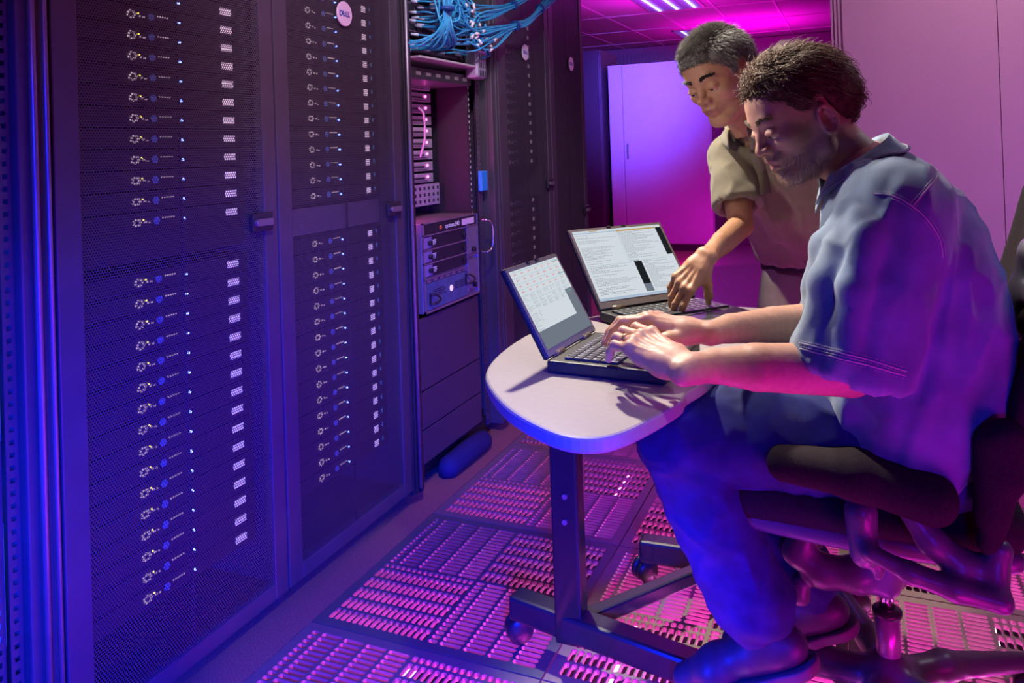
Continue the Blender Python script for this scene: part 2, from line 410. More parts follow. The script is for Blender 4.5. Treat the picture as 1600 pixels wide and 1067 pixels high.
# ------------------------------------------------------------------ server racks
XP = -1.34; RH = 2.05
def rack_shell(t, W, D=1.0, top=RH, open_front=False):
    s = RACKM
    box('side_panel', (-D, 0, .03), (-.03, .012, top), s, t); box('side_panel', (-D, W-.012, .03), (-.03, W, top), s, t)
    box('top_panel', (-D, .0125, top-.03), (-.03, W-.0125, top), s, t); box('rear_panel', (-D, .0125, .03), (-D+.01, W-.0125, top-.031), BLACKM, t)
    box('plinth', (-D+.02, .02, .03), (-.06, W-.02, .08), BLACKM, t)
    for y in (.05, W-.05):
        for x in (-.10, -D+.1):
            bm = bmesh.new(); lathe(bm, [(.018, 0), (.018, .008), (.008, .012), (.008, .03)], 12, Matrix.Translation((x, y, 0))); mesh_obj('levelling_foot', bm, GREY, t)
def dell_badge(door, y, z, r=.036, ring=SILV):
    bm = bmesh.new(); disc(bm, (.001, y, z), r, .006, 'x', 32)
    mesh_obj('badge', bm, mat('badge_white', (.85, .8, .84), .35), door)
    F = Matrix(((0, 0, 1, 0), (1, 0, 0, 0), (0, 1, 0, 0), (0, 0, 0, 1)))
    bl = mat('badge_blue', (.02, .08, .42), .4)
    ps = []
    for ch, dx, rot in (('D', -.0195, 0), ('E', -.0065, math.radians(28)), ('L', .0075, 0), ('L', .0175, 0)):
        M = Matrix.Translation((.0073, y+dx, z-.001)) @ F @ Matrix.Rotation(rot, 4, 'Z')
        ps.append(text_mesh('l', ch, .0215, M, bl, None, .0003, .0006))
    join_meshes('badge_lettering', ps, door)
def rack_door(t, W, hy, hz=1.0, badge=None, top=RH, bl=.052, br=.052):
    """door hinged left; steel border with a perforated sheet in it"""
    g = .003
    bm = bmesh.new()
    bx(bm, (-.026, g, .06), (0, bl, top)); bx(bm, (-.026, W-br, .06), (0, W-g, top))
    bx(bm, (-.026, bl, .06), (0, W-br, .10)); bx(bm, (-.026, bl, top-.05), (0, W-br, top))
    d = mesh_obj('door', bm, RACKM, t, bevel=.003)
    bm = bmesh.new(); vs = [bm.verts.new(p) for p in ((-.004, bl, .10), (-.004, W-br, .10), (-.004, W-br, top-.05), (-.004, bl, top-.05))]; bm.faces.new(vs)
    mesh_obj('perforated_sheet', bm, MESH, d)
    bm = bmesh.new(); bx(bm, (-.012, W*.5-.0015, .10), (-.0045, W*.5+.0015, top-.05)); mesh_obj('stiffener', bm, BLACKM, d)
    bm = bmesh.new(); bx(bm, (0, hy-.055, hz-.022), (.012, hy+.018, hz+.022)); h = mesh_obj('handle', bm, BLACK, d, bevel=.003)
    bm = bmesh.new(); bx(bm, (.013, hy-.045, hz-.008), (.02, hy+.008, hz+.008)); disc(bm, (.012, hy-.045, hz), .007, .01, 'x', 10); mesh_obj('latch', bm, GREY, d)
    if badge: dell_badge(d, *badge)
    return d
LEDB = emis('blue_led', (.12, .2, 1.0), 9); LEDW = emis('pale_led', (.85, .6, .75), .6); LEDY = emis('amber_led', (1.0, .8, .1), 2.5); LEDM = emis('magenta_led', (1, .1, .6), 9)
def make_server(W=.607):
    """1U server, front face at local x=0, y across, z up; centred in a rack of width W"""
    t = empty('rack_server')
    y0 = (W-.44)/2; y1 = W-y0
    bm = bmesh.new(); bx(bm, (-.7, y0, -.0195), (0, y1, .0195)); mesh_obj('chassis', bm, BEZ, t)
    for a in (y0-.024, y1): box('rack_ear', (-.004, a, -.019), (.003, a+.024, .019), BEZ, t)
    return t, y0, y1
SPOTS1 = dict(oval=.225, logo=.30, text=.33, led=.357, label=.468, ly=.016, wide=.034)
def server_detail(t, oval, logo, led, label, lw, lh, lbl2=None, amber=True, dim=False):
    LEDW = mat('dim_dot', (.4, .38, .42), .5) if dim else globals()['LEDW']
    bm = bmesh.new()
    for k in range(7):
        a = k*2*math.pi/7; bx(bm, (.0005, oval+.009*math.cos(a)-.0022, .007*math.sin(a)-.002), (.003, oval+.009*math.cos(a)+.0022, .007*math.sin(a)+.002))
    bx(bm, (.0005, oval+.02, -.003), (.003, oval+.024, .001)); bx(bm, (.0005, oval+.03, -.004), (.003, oval+.034, -.001))
    mesh_obj('control_panel', bm, LEDW, t)
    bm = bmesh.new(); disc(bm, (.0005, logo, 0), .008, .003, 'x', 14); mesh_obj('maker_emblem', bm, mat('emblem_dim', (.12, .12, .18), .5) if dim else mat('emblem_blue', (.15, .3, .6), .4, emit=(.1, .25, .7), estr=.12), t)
    bm = bmesh.new()
    for k in range(5): bx(bm, (.0005, logo+.016+k*.007, .003), (.003, logo+.019+k*.007, .006))
    mesh_obj('status_lights', bm, LEDW, t)
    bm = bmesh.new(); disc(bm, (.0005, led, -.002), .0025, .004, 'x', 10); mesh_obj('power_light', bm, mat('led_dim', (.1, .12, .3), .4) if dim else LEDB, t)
    if amber:
        bm = bmesh.new(); disc(bm, (.0005, oval+.017, .004), .002, .003, 'x', 8); mesh_obj('fault_light', bm, LEDY, t)
    bm = bmesh.new(); bx(bm, (.0005, label-lw/2, -lh/2), (.002, label+lw/2, lh/2)); mesh_obj('asset_label', bm, mat('asset_label_dim', (.62, .56, .62), .6, emit=(.8, .65, .8), estr=.12) if dim else mat('asset_label', (.85, .8, .82), .6, emit=(.95, .72, .9), estr=.55), t)  # light on the label is painted in as emission; the dim copy gets less
    if lbl2:
        bm = bmesh.new(); bx(bm, (.0005, lbl2, -.002), (.002, lbl2+.010, .009)); mesh_obj('cable_tag', bm, mat('tag_blue', (.1, .3, .5), .5, emit=(.1, .4, .8), estr=.25), t)
ordn = ['topmost', 'second', 'third', 'fourth', 'fifth', 'sixth', 'seventh', 'eighth', 'ninth', 'tenth', 'eleventh', 'twelfth', 'thirteenth', 'fourteenth', 'fifteenth', 'sixteenth']
def fill(proto, y, xs, tops, n, rack, group, pitch=.0445):
    for bi, (zt, cnt) in enumerate(zip(tops, n)):
        for k in range(cnt):
            o = proto if (bi == 0 and k == 0) else copy_tree(proto)
            o.location = (xs, y, zt-k*pitch)
            tag(o, 'black rack server, %s in the %s bank of %s' % (ordn[k], ('upper', 'lower')[bi], rack), 'server', group)
def rowz(pxa, pya, pxb, pyb, xs): return at_x(pxa, pya, xs).z, at_x(pxb, pyb, xs).z

# rack 1 ---------------------------------------------------------------
YR1 = .986; W1 = .607
t = empty('server_rack', (XP, YR1, 0), 'nearest tall server rack at the left, blue lit with a perforated door', 'server rack', 'perforated door server racks')
rack_shell(t, W1); rack_door(t, W1, .607-.05, .99, None, br=.05, bl=.057)
xs = XP-.055
def fy(px, py, y0): return at_x(px, py, xs).y-y0
s, _, _ = make_server()
yl = fy(357, 200, YR1)
server_detail(s, fy(209, 200, YR1), fy(240, 200, YR1), fy(283, 200, YR1), yl, .036, .016)
zt = at_x(349, 18, xs).z; zb = at_x(361, 328, xs).z; zt2 = at_x(363, 412, xs).z; zb2 = at_x(388, 836, xs).z
pt = (zt-zb)/11; pt2 = (zt2-zb2)/15
print('pitches', pt, pt2, zt, zb, zt2, zb2)
fill(s, YR1, xs, [zt+pt, zt2], [13, 16], 'the nearest rack', 'servers in the nearest rack', (pt+pt2)/2)
o = box('filler_panel', (xs-.02, YR1+.065, zt2+.045), (xs, YR1+.542, zb-.02), BEZ, None); tag(o, 'blank filler panel between the server banks of the nearest rack', 'panel')
# rack 2 ---------------------------------------------------------------
YR2 = YR1+W1; W2 = .607
t = empty('server_rack', (XP, YR2, 0), 'second server rack, purple grey, with a round white badge high on its perforated door', 'server rack', 'perforated door server racks')
b2 = at_x(536, 22, XP)
rack_shell(t, W2); rack_door(t, W2, .607-.055, at_x(600, 328, XP).z, (b2.y-YR2, b2.z), bl=.055)
s, _, _ = make_server()
server_detail(s, fy(484, 150, YR2), fy(508, 150, YR2), fy(527, 150, YR2), fy(571, 150, YR2), .021, .019, fy(580, 150, YR2), False)
zt = at_x(567, 15, xs).z; zb = at_x(577, 298, xs).z; zt2 = at_x(578, 364, xs).z; zb2 = at_x(595, 687, xs).z
print('pitches', (zt-zb)/13, (zt2-zb2)/15)
fill(s, YR2, xs, [zt+.0445, zt2], [15, 16], 'the badged second rack', 'servers in the second rack', ((zt-zb)/13+(zt2-zb2)/15)/2)
o = box('filler_panel', (xs-.02, YR2+.065, zt2+.03), (xs, YR2+.542, zb-.03), mat('grey_filler', (.16, .15, .18), .5), None); tag(o, 'grey blank panel between the server banks of the second rack', 'panel')
# rack 4, 5 --------------------------------------------------------------
YR4 = 2.965; W4 = .607
t = empty('server_rack', (XP, YR4, 0), 'server rack just beyond the open rack, grey perforated door with a badge', 'server rack', 'perforated door server racks')
b4 = at_x(819, 82, XP)
rack_shell(t, W4); rack_door(t, W4, W4-.04, at_x(852, 287, XP).z, (b4.y-YR4, b4.z), bl=.085)
s, _, _ = make_server()
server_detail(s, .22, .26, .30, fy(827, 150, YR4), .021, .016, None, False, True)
fill(s, YR4, xs, [at_x(823, 59, xs).z+.0445, at_x(833, 312, xs).z], [15, 10], 'the rack beyond the open one', 'servers in the rack beyond the open one')
YR5 = 3.575; W5 = .53
t = empty('server_rack', (XP, YR5, 0), 'farthest server rack, almost black, with a small pink badge', 'server rack', 'perforated door server racks')
b5 = at_x(891, 100, XP)
rack_shell(t, W5); rack_door(t, W5, W5-.03, at_x(905, 330, XP).z, (b5.y-YR5, b5.z), bl=.06)
# rack 0: the rack at the very left edge, open, blue ----------------------------
YRz = YR1-.705; Wz = .70
t = empty('open_rack', (XP, YRz, 0), 'open deep blue rack at the left edge with square-holed rails', 'server rack')
rack_shell(t, Wz)
def rail(y, x=-.03, w=.026, top=RH-.05, name='rail', m=None, hw=.010, pitch=.0222, par=None):
    bm = bmesh.new(); z = .1
    bx(bm, (x-.002, y, .08), (x, y+(w-hw)/2, top)); bx(bm, (x-.002, y+(w+hw)/2, .08), (x, y+w, top))
    while z < top-.02:
        bx(bm, (x-.002, y+(w-hw)/2, z), (x, y+(w+hw)/2, z+pitch-hw)); z += pitch
    return mesh_obj(name, bm, m or RACKM, par)
rail(.592, -.03, .024, hw=.010, pitch=.022, par=t); rail(.618, -.02, .022, hw=.009, pitch=.022, par=t)
box('frame_post', (-.06, .641, .03), (-.0, Wz, RH), RACKM, t, .004)
bm = bmesh.new(); tube(bm, [(.010, .664, .05), (.010, .664, RH)], .006, 10); mesh_obj('hinge_rod', bm, GREY, t); bm = bmesh.new(); tube(bm, [(.010, .688, .05), (.010, .688, RH)], .005, 10); mesh_obj('hinge_rod', bm, GREY, t)
BG = mat('blue_lit_face_emissive', (.15, .25, .8), .4, emit=(.03, .08, 1), estr=.5)  # blue light falling on the unit faces, put into the material as emission
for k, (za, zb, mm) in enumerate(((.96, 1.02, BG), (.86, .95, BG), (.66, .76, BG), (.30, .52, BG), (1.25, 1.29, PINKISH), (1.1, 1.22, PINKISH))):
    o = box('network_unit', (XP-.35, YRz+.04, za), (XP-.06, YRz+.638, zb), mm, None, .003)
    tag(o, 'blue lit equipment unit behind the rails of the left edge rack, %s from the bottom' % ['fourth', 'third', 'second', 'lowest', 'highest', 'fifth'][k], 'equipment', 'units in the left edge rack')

# rack 3: doorless, with the storage unit ---------------------------------------
YR3 = YR2+W2; W3 = YR4-YR3-.005
t = empty('open_rack', (XP, YR3, 0), 'doorless black rack between the badged racks, with a storage unit inside', 'server rack')
rack_shell(t, W3, top=2.4)
# left post with glossy channels
bm = bmesh.new()
for a, b, xx in ((.003, .014, 0.0), (.018, .030, .004), (.034, .050, .010), (.054, .066, .003), (.070, .082, -.02)):
    bx(bm, (-.06, a, .04), (xx, b, 2.4))
bx(bm, (-.05, .002, .04), (-.012, .085, 2.4))
mesh_obj('front_post', bm, BLACK, t, bevel=.003)
bm = bmesh.new(); tube(bm, [(.012, .026, .06), (.012, .026, 2.4)], .006, 10); mesh_obj('hinge_rod', bm, GREY, t)
# right inner wall, square-hole rails, right post
box('inner_liner', (-.8, W3-.19, .08), (-.045, W3-.182, 2.35), BLACKM, t)
bm = bmesh.new(); bx(bm, (-.06, W3-.06, .04), (0, W3-.03, 2.4)); bx(bm, (-.05, W3-.026, .04), (.004, W3-.003, 2.4)); bx(bm, (-.07, W3-.09, .04), (-.05, W3-.06, 2.4))
mesh_obj('front_post', bm, RACKM, t, bevel=.003)
yr = at_x(735, 300, XP-.05).y-YR3; yr2 = at_x(755, 430, XP-.03).y-YR3
rail(yr-.012, -.05, .024, 2.35, m=BLACK, hw=.009, par=t); rail(yr2-.014, -.03, .028, 2.35, m=RACKM, hw=.012, par=t)
bm = bmesh.new()
for k in range(96): bx(bm, (-.046, yr-.004+(.003 if k % 3 == 0 else 0), .1+k*.0222), (-.0445, yr+.002, .110+k*.0222))
mesh_obj('rail_markings', bm, WHITE, t)
lamp('rack_fill_lamp', 'AREA', (XP-.10, YR3+.10, 1.12), (XP-.22, YR3+.40, 1.08), (1.0, .05, .60), 1.6, .03, size_y=.45)  # added lamp, unseen behind the left post, tints the recessed servers magenta
box('latch_plate', (-.03, yr2-.02, .985), (-.012, yr2+.035, 1.065), mat('blue_latch', (.03, .25, .75), .35, 0, emit=(0, .15, .6), estr=.15), t, .004)
# storage array
ya, yb = 2.325, 2.745; za, zb = .598, .905
t = empty('storage_unit', (XP-.01, ya, za), 'silver and black storage unit with three dark drawers and D handles in the open rack', 'storage unit')
WA, HA = yb-ya, zb-za
box('chassis', (-.62, 0, 0), (-.004, WA, HA), GREY, t, .002)
bm = bmesh.new()
for a, b in (((-.003, 0, 0), (.004, WA, .008)), ((-.003, 0, 0), (.004, .006, HA)), ((-.003, WA-.006, 0), (.004, WA, HA)), ((-.003, .0, HA-.045), (.004, WA, HA-.041)), ((-.003, 0, HA-.004), (.004, WA, HA))): bx(bm, a, b)
for k in range(1, 3): bx(bm, (-.003, .0, HA-.045-k*.047-.003), (.004, WA-.09, HA-.045-k*.047+.001))
bx(bm, (-.003, WA-.094, .02), (.004, WA-.090, HA-.03)); bx(bm, (-.003, WA-.09, HA/2-.003), (.004, WA, HA/2+.002)); bx(bm, (-.003, 0, .113), (.004, WA-.09, .117))
mesh_obj('front_frame', bm, SILV, t)
Ft = Matrix(((0, 0, 1, 0), (1, 0, 0, 0), (0, 1, 0, 0), (0, 0, 0, 1)))
hd = box('header_strip', (-.003, .007, HA-.04), (.002, WA-.007, HA-.006), BLACK, t)
text_mesh('header_lettering', 'system.340', .024, Matrix.Translation((.0026, .215, HA-.024)) @ Ft, mat('print_grey', (.8, .8, .8), .5, emit=(.6, .6, .6), estr=.2), hd)
bm = bmesh.new(); bx(bm, (.002, WA-.13, HA-.034), (.003, WA-.03, HA-.012)); mesh_obj('paper_label', bm, mat('paper', (.85, .83, .8), .7), hd)
bm = bmesh.new(); disc(bm, (.002, .125, HA-.024), .008, .002, 'x', 14); mesh_obj('emblem', bm, mat('orange_print', (.8, .3, .05), .5), hd)
for k in range(3):
    z1 = HA-.048-k*.047; z0 = z1-.042
    d = box('drawer', (-.003, .008, z0), (.001, WA-.096, z1), BLACK, t)
    text_mesh('drawer_lettering', 'TF', .026, Matrix.Translation((.0016, .078, z0+.018)) @ Ft, mat('print_grey', (.8, .8, .8), .5), d)
    bm = bmesh.new(); bx(bm, (.001, .010, z0+.002), (.002, .06, z1-.002)); mesh_obj('light_panel', bm, mat('lilac_panel', (.3, .27, .42), .5), d)
    for yy in (.04, WA-.125):
        bm = bmesh.new(); disc(bm, (.001, yy, z0+.02), .008, .012, 'x', 12); mesh_obj('thumbscrew', bm, BLACKM, d)
for k in range(2):
    z0 = .02+k*(HA/2-.02); d = box('side_module', (-.003, WA-.088, z0+.004), (.0015, WA-.008, z0+HA/2-.036), mat('mesh_grey', (.2, .2, .22), .5, 0, .5, 400), t)
    bm = bmesh.new(); disc(bm, (.001, WA-.046, z0+.02), .010, .012, 'x', 12); mesh_obj('thumbscrew', bm, BLACKM, d)
fp = box('blue_fascia', (-.003, .008, .010), (.002, WA-.096, .100), mat('slate_fascia', (.10, .17, .24), .5, 0, .2, 30), t)
bm = bmesh.new(); disc(bm, (.002, .19, .058), .011, .003, 'x', 20, 0); mesh_obj('emblem', bm, mat('emblem_cream', (.9, .75, .6), .4, emit=(1, .8, .6), estr=.6), fp)
for ya_, yb_ in ((.06, .15), (.22, .31)):
    bm = bmesh.new()
    for k in range(4): bx(bm, (.002, ya_, .05+k*.007), (.0027, yb_-.01*(k % 2), .053+k*.007))
    mesh_obj('fascia_print', bm, BLACK, fp)
for yy, zz in ((.035, .03), (WA-.115, .055)):
    bm = bmesh.new(); tube(bm, catmull([(.002, yy, zz), (.02, yy+.01, zz), (.028, yy+.03, zz+.012), (.02, yy+.01, zz+.03), (.002, yy, zz+.032)], 5), .0035, 8); mesh_obj('handle', bm, BLACKM, fp)
    bm = bmesh.new(); bx(bm, (.002, yy-.004, zz-.004), (.006, yy+.004, zz+.036)); mesh_obj('handle_plate', bm, BLACKM, fp)
for k in range(7): box('print_mark', (.001, .02+k*.045, .103), (.0025, .045+k*.045, .110), SILV, t)
bm = bmesh.new(); hx = WA+.02
tube(bm, catmull([(.002, hx, HA-.03), (.03, hx+.005, HA-.03), (.045, hx+.02, HA-.05), (.045, hx+.02, HA-.13), (.03, hx+.005, HA-.152), (.002, hx, HA-.152)], 5), .004, 8); mesh_obj('pull_handle', bm, CHROME, t)
# pink lit servers above, set back
for k in range(11):
    z = 1.40-k*.044
    if z < .93: break
    t = empty('rack_server', (XP-.17, 2.30, z), 'recessed magenta lit server face in the open rack, %s from the top' % ordn[k], 'server', 'recessed servers in the open rack')
    if k == 9 or k == 8:
        pass
    box('chassis', (-.55, 0, -.017), (0, .40, .017), PINKISH, t, .002)
    bm = bmesh.new(); bx(bm, (.0005, .05, -.004), (.003, .33, .003)); bx(bm, (.0005, .04, -.012), (.002, .36, -.010)); mesh_obj('vent_slot', bm, BLACK, t)
    bm = bmesh.new(); disc(bm, (.0005, .355, .004), .0045, .004, 'x', 10); mesh_obj('power_light', bm, LEDM, t)
# perforated blank panel among the recessed servers
bm = bmesh.new()
pz = at_x(675, 303, XP-.15).z
bx(bm, (XP-.155, 2.30, pz-.040), (XP-.150, 2.71, pz+.040))
for r in range(3):
    for c in range(12): bx(bm, (XP-.150, 2.315+c*.034, pz-.030+r*.024), (XP-.1485, 2.327+c*.034, pz-.018+r*.024), 1)
tag(mesh_obj('vent_panel', bm, [PINKISH, BLACK]), 'magenta panel with rows of square holes between the recessed servers', 'panel')
# 1U switch and shelf at the top
t = empty('network_switch', (XP-.02, 2.30, at_x(690, 118, XP).z), 'thin steel box with small lit ports under the cable shelf', 'network switch')
box('chassis', (-.4, 0, -.02), (0, .45, .02), GREY, t, .002)
box('front_face', (.0005, .0, -.018), (.003, .45, .018), BLACK, t)
for k in range(6):
    bm = bmesh.new(); bx(bm, (.003, .03+k*.07, -.006), (.005, .06+k*.07, .006)); mesh_obj('port', bm, mat('port_metal', (.5, .52, .45), .3, .7, emit=(.3, .8, .9), estr=.12*(k % 3)), t)
zs = at_x(690, 97, XP).z
o = box('cable_shelf', (XP-.35, 2.28, zs-.004), (XP+.03, 2.78, zs+.004), mat('shelf_paint', (.5, .46, .46), .5), None, .002); tag(o, 'pale shelf under the bunch of blue network cables', 'shelf')
bm = bmesh.new(); zb0 = zs+.006
bx(bm, (XP-.02, 2.70, zb0-.05), (XP+.04, 2.78, zb0+.06))
o = mesh_obj('cable_bracket', bm, mat('bracket_grey', (.35, .35, .42), .4, .3), None, bevel=.012); tag(o, 'slotted grey bracket at the right end of the cable shelf', 'bracket')
bm = bmesh.new()
for k in range(4):
    for r in range(3): bx(bm, (XP+.0395, 2.712+k*.015, zb0-.04+r*.03), (XP+.0415, 2.717+k*.015, zb0-.02+r*.03))
mesh_obj('slots', bm, BLACK, o)
# patch switch stack behind the cables
tz = [at_x(690, y, XP-.03).z for y in (78, 50, 22, -5)]
for k, z in enumerate(tz):
    t = empty('patch_switch', (XP-.05, 2.29, z), 'dark network switch behind the blue cables, %s from the bottom' % ordn[k].replace('topmost', 'first'), 'network switch', 'switches behind the blue cables')
    box('chassis', (-.35, 0, -.019), (0, .46, .019), mat('plum_switch', (.14, .08, .14), .45), t, .002)
    for c in range(10):
        bm = bmesh.new(); bx(bm, (.0005, .02+c*.043, -.011), (.003, .05+c*.043, .010)); mesh_obj('port', bm, BLACKM, t)
# blank panels below the storage unit
for k, (z1, z0) in enumerate(((.585, .345), (.34, .215), (.21, .10))):
    o = box('blank_panel', (XP-.03, 2.29, z0), (XP-.018, 2.75, z1), mat('plum_blank', (.075, .06, .075), .45, 0, .2, 200), None, .002)
    tag(o, '%s dark blank panel below the storage unit in the open rack' % ['large upper', 'middle', 'lowest'][k], 'panel', 'blank panels in the open rack')
# blue network cables
CB = [mat('cable_blue_%d' % k, c, .4) for k, c in enumerate(((.03, .36, .62), (.06, .46, .72), (.03, .28, .52)))]
BOOT = mat('cable_boot', (.55, .62, .72), .5)
def cable(pts, k, r=.0034, label=None, group='blue network cables running right', flag=None, n=5):
    t = empty('network_cable', pts[0], label, 'cable', group)
    bm = bmesh.new(); P = [V(p)-V(pts[0]) for p in catmull(pts, n)]
    tube(bm, P, r, 6); mesh_obj('cord', bm, CB[k % 3], t)
    bm = bmesh.new(); d = (P[1]-P[0]).normalized(); tube(bm, [P[0]-d*.012, P[0]+d*.014], .0052, 6); mesh_obj('plug_boot', bm, BOOT, t)
    if flag:
        i = int(flag*len(P)); q = P[i]; dd = (P[i+1]-P[i]).normalized(); bm = bmesh.new(); tube(bm, [q-dd*.011, q+dd*.011], .0062, 4); mesh_obj('paper_flag', bm, mat('paper', (.85, .83, .8), .7), t)
    return t
random.seed(3)
ON = 'first second third fourth fifth sixth seventh eighth ninth tenth eleventh twelfth thirteenth fourteenth fifteenth sixteenth seventeenth eighteenth nineteenth twentieth twenty-first twenty-second twenty-third twenty-fourth twenty-fifth twenty-sixth'.split()
T1 = at_x(805, 40, XP+.09); T2 = at_x(828, 30, XP+.10); T3 = at_x(880, -25, XP+.12); T4 = at_x(960, -120, XP+.12)
for k in range(22):
    z = tz[0]+.13-.14*k/21; y = 2.35+random.random()*.35
    j = lambda s=.012: V((random.uniform(-s, s), random.uniform(-s, s), random.uniform(-s, s)))
    pa = V((XP-.04, y, z)); pb = V((XP+.06, y+.06, z+random.uniform(-.02, .01)))
    o1 = j(.010)
    m1 = at_x(755+random.uniform(-15, 15), 62+random.uniform(-16, 14), XP+.08)+j(.01)
    cable([pa, pb, m1, T1+o1, T2+o1, T3+j(.02), T4+j(.02)], k, label='blue network cable in the lower right bunch, %s plug from the top' % ON[k], flag=random.choice([.3, .36, None, .33]))
U1 = at_x(802, 8, XP+.09); U2 = at_x(860, -30, XP+.1)
for k in range(14):
    z = tz[1]+.13-.13*k/13; y = 2.38+random.random()*.3
    j = lambda s=.012: V((random.uniform(-s, s), random.uniform(-s, s), random.uniform(-s, s)))
    cable([V((XP-.04, y, z)), V((XP+.06, y+.05, z)), at_x(750, 22+random.uniform(-12, 12), XP+.08)+j(.01), U1+j(.01), U2+j(.012)], k, label='blue network cable in the upper right bunch, %s plug from the top' % ON[k], group='blue network cables in the upper bunch', flag=random.choice([.35, .4, None]))
for k in range(24):
    j = lambda s=.012: V((random.uniform(-s, s), random.uniform(-s, s), random.uniform(-s, s)))
    px = 655+k*2.6; e = at_x(px+random.uniform(-4, 4), 74-abs(k-14)*.5+random.uniform(-6, 4), XP+.05)
    e0 = V((XP-.035, e.y-.02+random.uniform(-.02, .02), e.z+random.uniform(-.008, .004)))
    tp = at_x(698+random.uniform(-5, 5), 14, XP+.08); tp2 = at_x(697+random.uniform(-10, 10), -40, XP+.08); md = at_x((px+3*700)/4+random.uniform(-4, 4), 45, XP+.09)
    cable([e0, e, md, tp, tp2], k, label='blue network cable in the hanging fan, %s from the left' % ON[k], group='blue network cables in the fan')
for k in range(26):
    y = 2.34+.2*k/25; z = tz[1]+random.random()*.14
    j = lambda s=.012: V((random.uniform(-s, s), random.uniform(-s, s), random.uniform(-s, s)))
    cable([V((XP-.035, y, z)), V((XP+.04, y+.01, z-.01)), at_x(700+random.uniform(-25, 35), 30+random.uniform(-20, 20), XP+.07)+j(), at_x(690+random.uniform(-12, 40), -30, XP+.07)], k, label='short blue network cable looping up from switch ports, %s from the left' % ON[k], group='looped blue network cables')
TIE = mat('navy_tie', (.01, .06, .25), .5)
for nm, P, r, dv in (('tie around the blue cables nearest the open rack', T1, .022, T2-T1), ('tie around the blue cables farther right', T2+(T3-T2)*.28, .022, T3-T2), ('tie around the upper blue bunch', U1, .020, U2-U1), ('tie at the top of the fan of blue cables', at_x(697, 14, XP+.08), .030, V((0, 0, 1)))):
    bm = bmesh.new(); d = dv.normalized()*.006; tube(bm, [P-d, P+d], r, 14)
    tag(mesh_obj('cable_tie', bm, TIE), 'dark blue '+nm, 'cable tie')
# white power cord at the left inside
bm = bmesh.new(); tube(bm, catmull([at_x(654, 168, XP-.05), at_x(662, 178, XP-.04), at_x(664, 215, XP-.04), at_x(657, 246, XP-.05)], 6), .004, 8)
tag(mesh_obj('power_cord', bm, mat('cord_grey', (.4, .4, .42), .5)), 'short grey looped cord at the left inside the open rack', 'cord')
# dark bag/kick cover lying at foot of the open rack
bm = bmesh.new(); a = at_z(770, 700, 0); b = at_z(705, 752, 0)
P = [V((b.x-.03, b.y, .03)), V(((a.x+b.x)/2-.02, (a.y+b.y)/2, .045)), V((a.x-.03, a.y, .035))]
tube(bm, catmull(P, 6), [.02]+[.04]*11+[.02], 12)
tag(mesh_obj('cable_sleeve', bm, mat('blue_sleeve', (.01, .015, .10), .8), smooth=True), 'soft dark blue padded sleeve lying at the foot of the open rack', 'sleeve')
# ------------------------------------------------------------------ table
TT = .712
def rounded(pts, n=4): 
    P = [V((p[0], p[1], 0)) for p in pts]; out = []
    Q = [P[-1]]+P+[P[0], P[1]]
    for i in range(1, len(Q)-2):
        for k in range(n):
            t = k/n; a, b, c, d = Q[i-1:i+3]
            q = .5*((2*b)+(c-a)*t+(2*a-5*b+4*c-d)*t*t+(3*b-a-3*c+d)*t**3); out.append((q.x, q.y))
    return out
img = [(838, 517), (806, 533), (776, 556), (759, 580), (764, 603), (790, 634), (830, 660), (880, 680), (930, 684), (975, 674), (1025, 650), (1064, 626), (1073, 612)]
op = [tuple(at_z(*q, TT)[:2]) for q in img]+[(-.265, 1.47), (-.235, 1.65), (-.19, 1.85), (-.12, 2.0), (-.06, 2.13)]+[tuple(at_z(*q, TT)[:2]) for q in ((1258, 487), (1200, 482), (1140, 479), (1020, 486), (917, 495))]
tb = empty('work_table', (-.6, 1.7, 0), 'small rounded white topped table on a dark steel column with castors', 'table')
def child(o, t): o.parent = t; o.matrix_parent_inverse = Matrix.Translation(-V(t.location)); return o
TOPM = mat('table_laminate', (.33, .29, .295), .45, 0, .04, 80)
bm = bmesh.new(); prism(bm, rounded(op), TT-.026, TT); child(mesh_obj('table_top', bm, TOPM, None, bevel=.006), tb)
cb_ = at_z(888, 1003, .06); cx, cy = cb_.x, cb_.y+.025
STEEL = mat('dark_steel_tube', (.05, .05, .06), .25, .6)
col = child(box('column', (cx-.032, cy-.025, .05), (cx+.032, cy+.025, .50), STEEL, None, .006), tb)
child(box('inner_column', (cx-.027, cy-.02, .50), (cx+.027, cy+.02, TT-.03), STEEL, None, .005), tb)
for py_ in (775, 815):
    p = at_y(883, py_, cy-.025); bm = bmesh.new(); disc(bm, (p.x, cy-.031, p.z), .006, .006, 'y', 12); child(mesh_obj('bolt', bm, GREY, None), tb)
def bar(a, b, w_, h0, h1, ov=0.0):
    a = V((a[0], a[1], 0)); b = V((b[0], b[1], 0)); d = (b-a).normalized(); s = V((-d.y, d.x, 0))*w_/2; a -= d*ov; b += d*ov
    bm = bmesh.new(); prism(bm, [tuple((a+s)[:2]), tuple((a-s)[:2]), tuple((b-s)[:2]), tuple((b+s)[:2])], h0, h1); return bm
A1 = at_z(822, 955, .12); B1 = at_z(1045, 1062, .09)
ax = V((A1.x, A1.y, 0)); c0 = V((cx, cy, 0)); d1 = (c0-ax).normalized(); d1 = V((cy*0+(B1.x-A1.x), B1.y-A1.y, 0)).normalized()
F1a = c0-d1*.155; F1b = c0+d1*.36
child(mesh_obj('foot', bar(F1a, F1b, .055, .058, .115), BLACK, None, bevel=.008), tb)
H2 = at_z(1135, 878, .08); c2 = V((H2.x, H2.y, 0))
child(mesh_obj('cross_bar', bar(c0, c2, .035, .065, .10), BLACK, None, bevel=.006), tb)
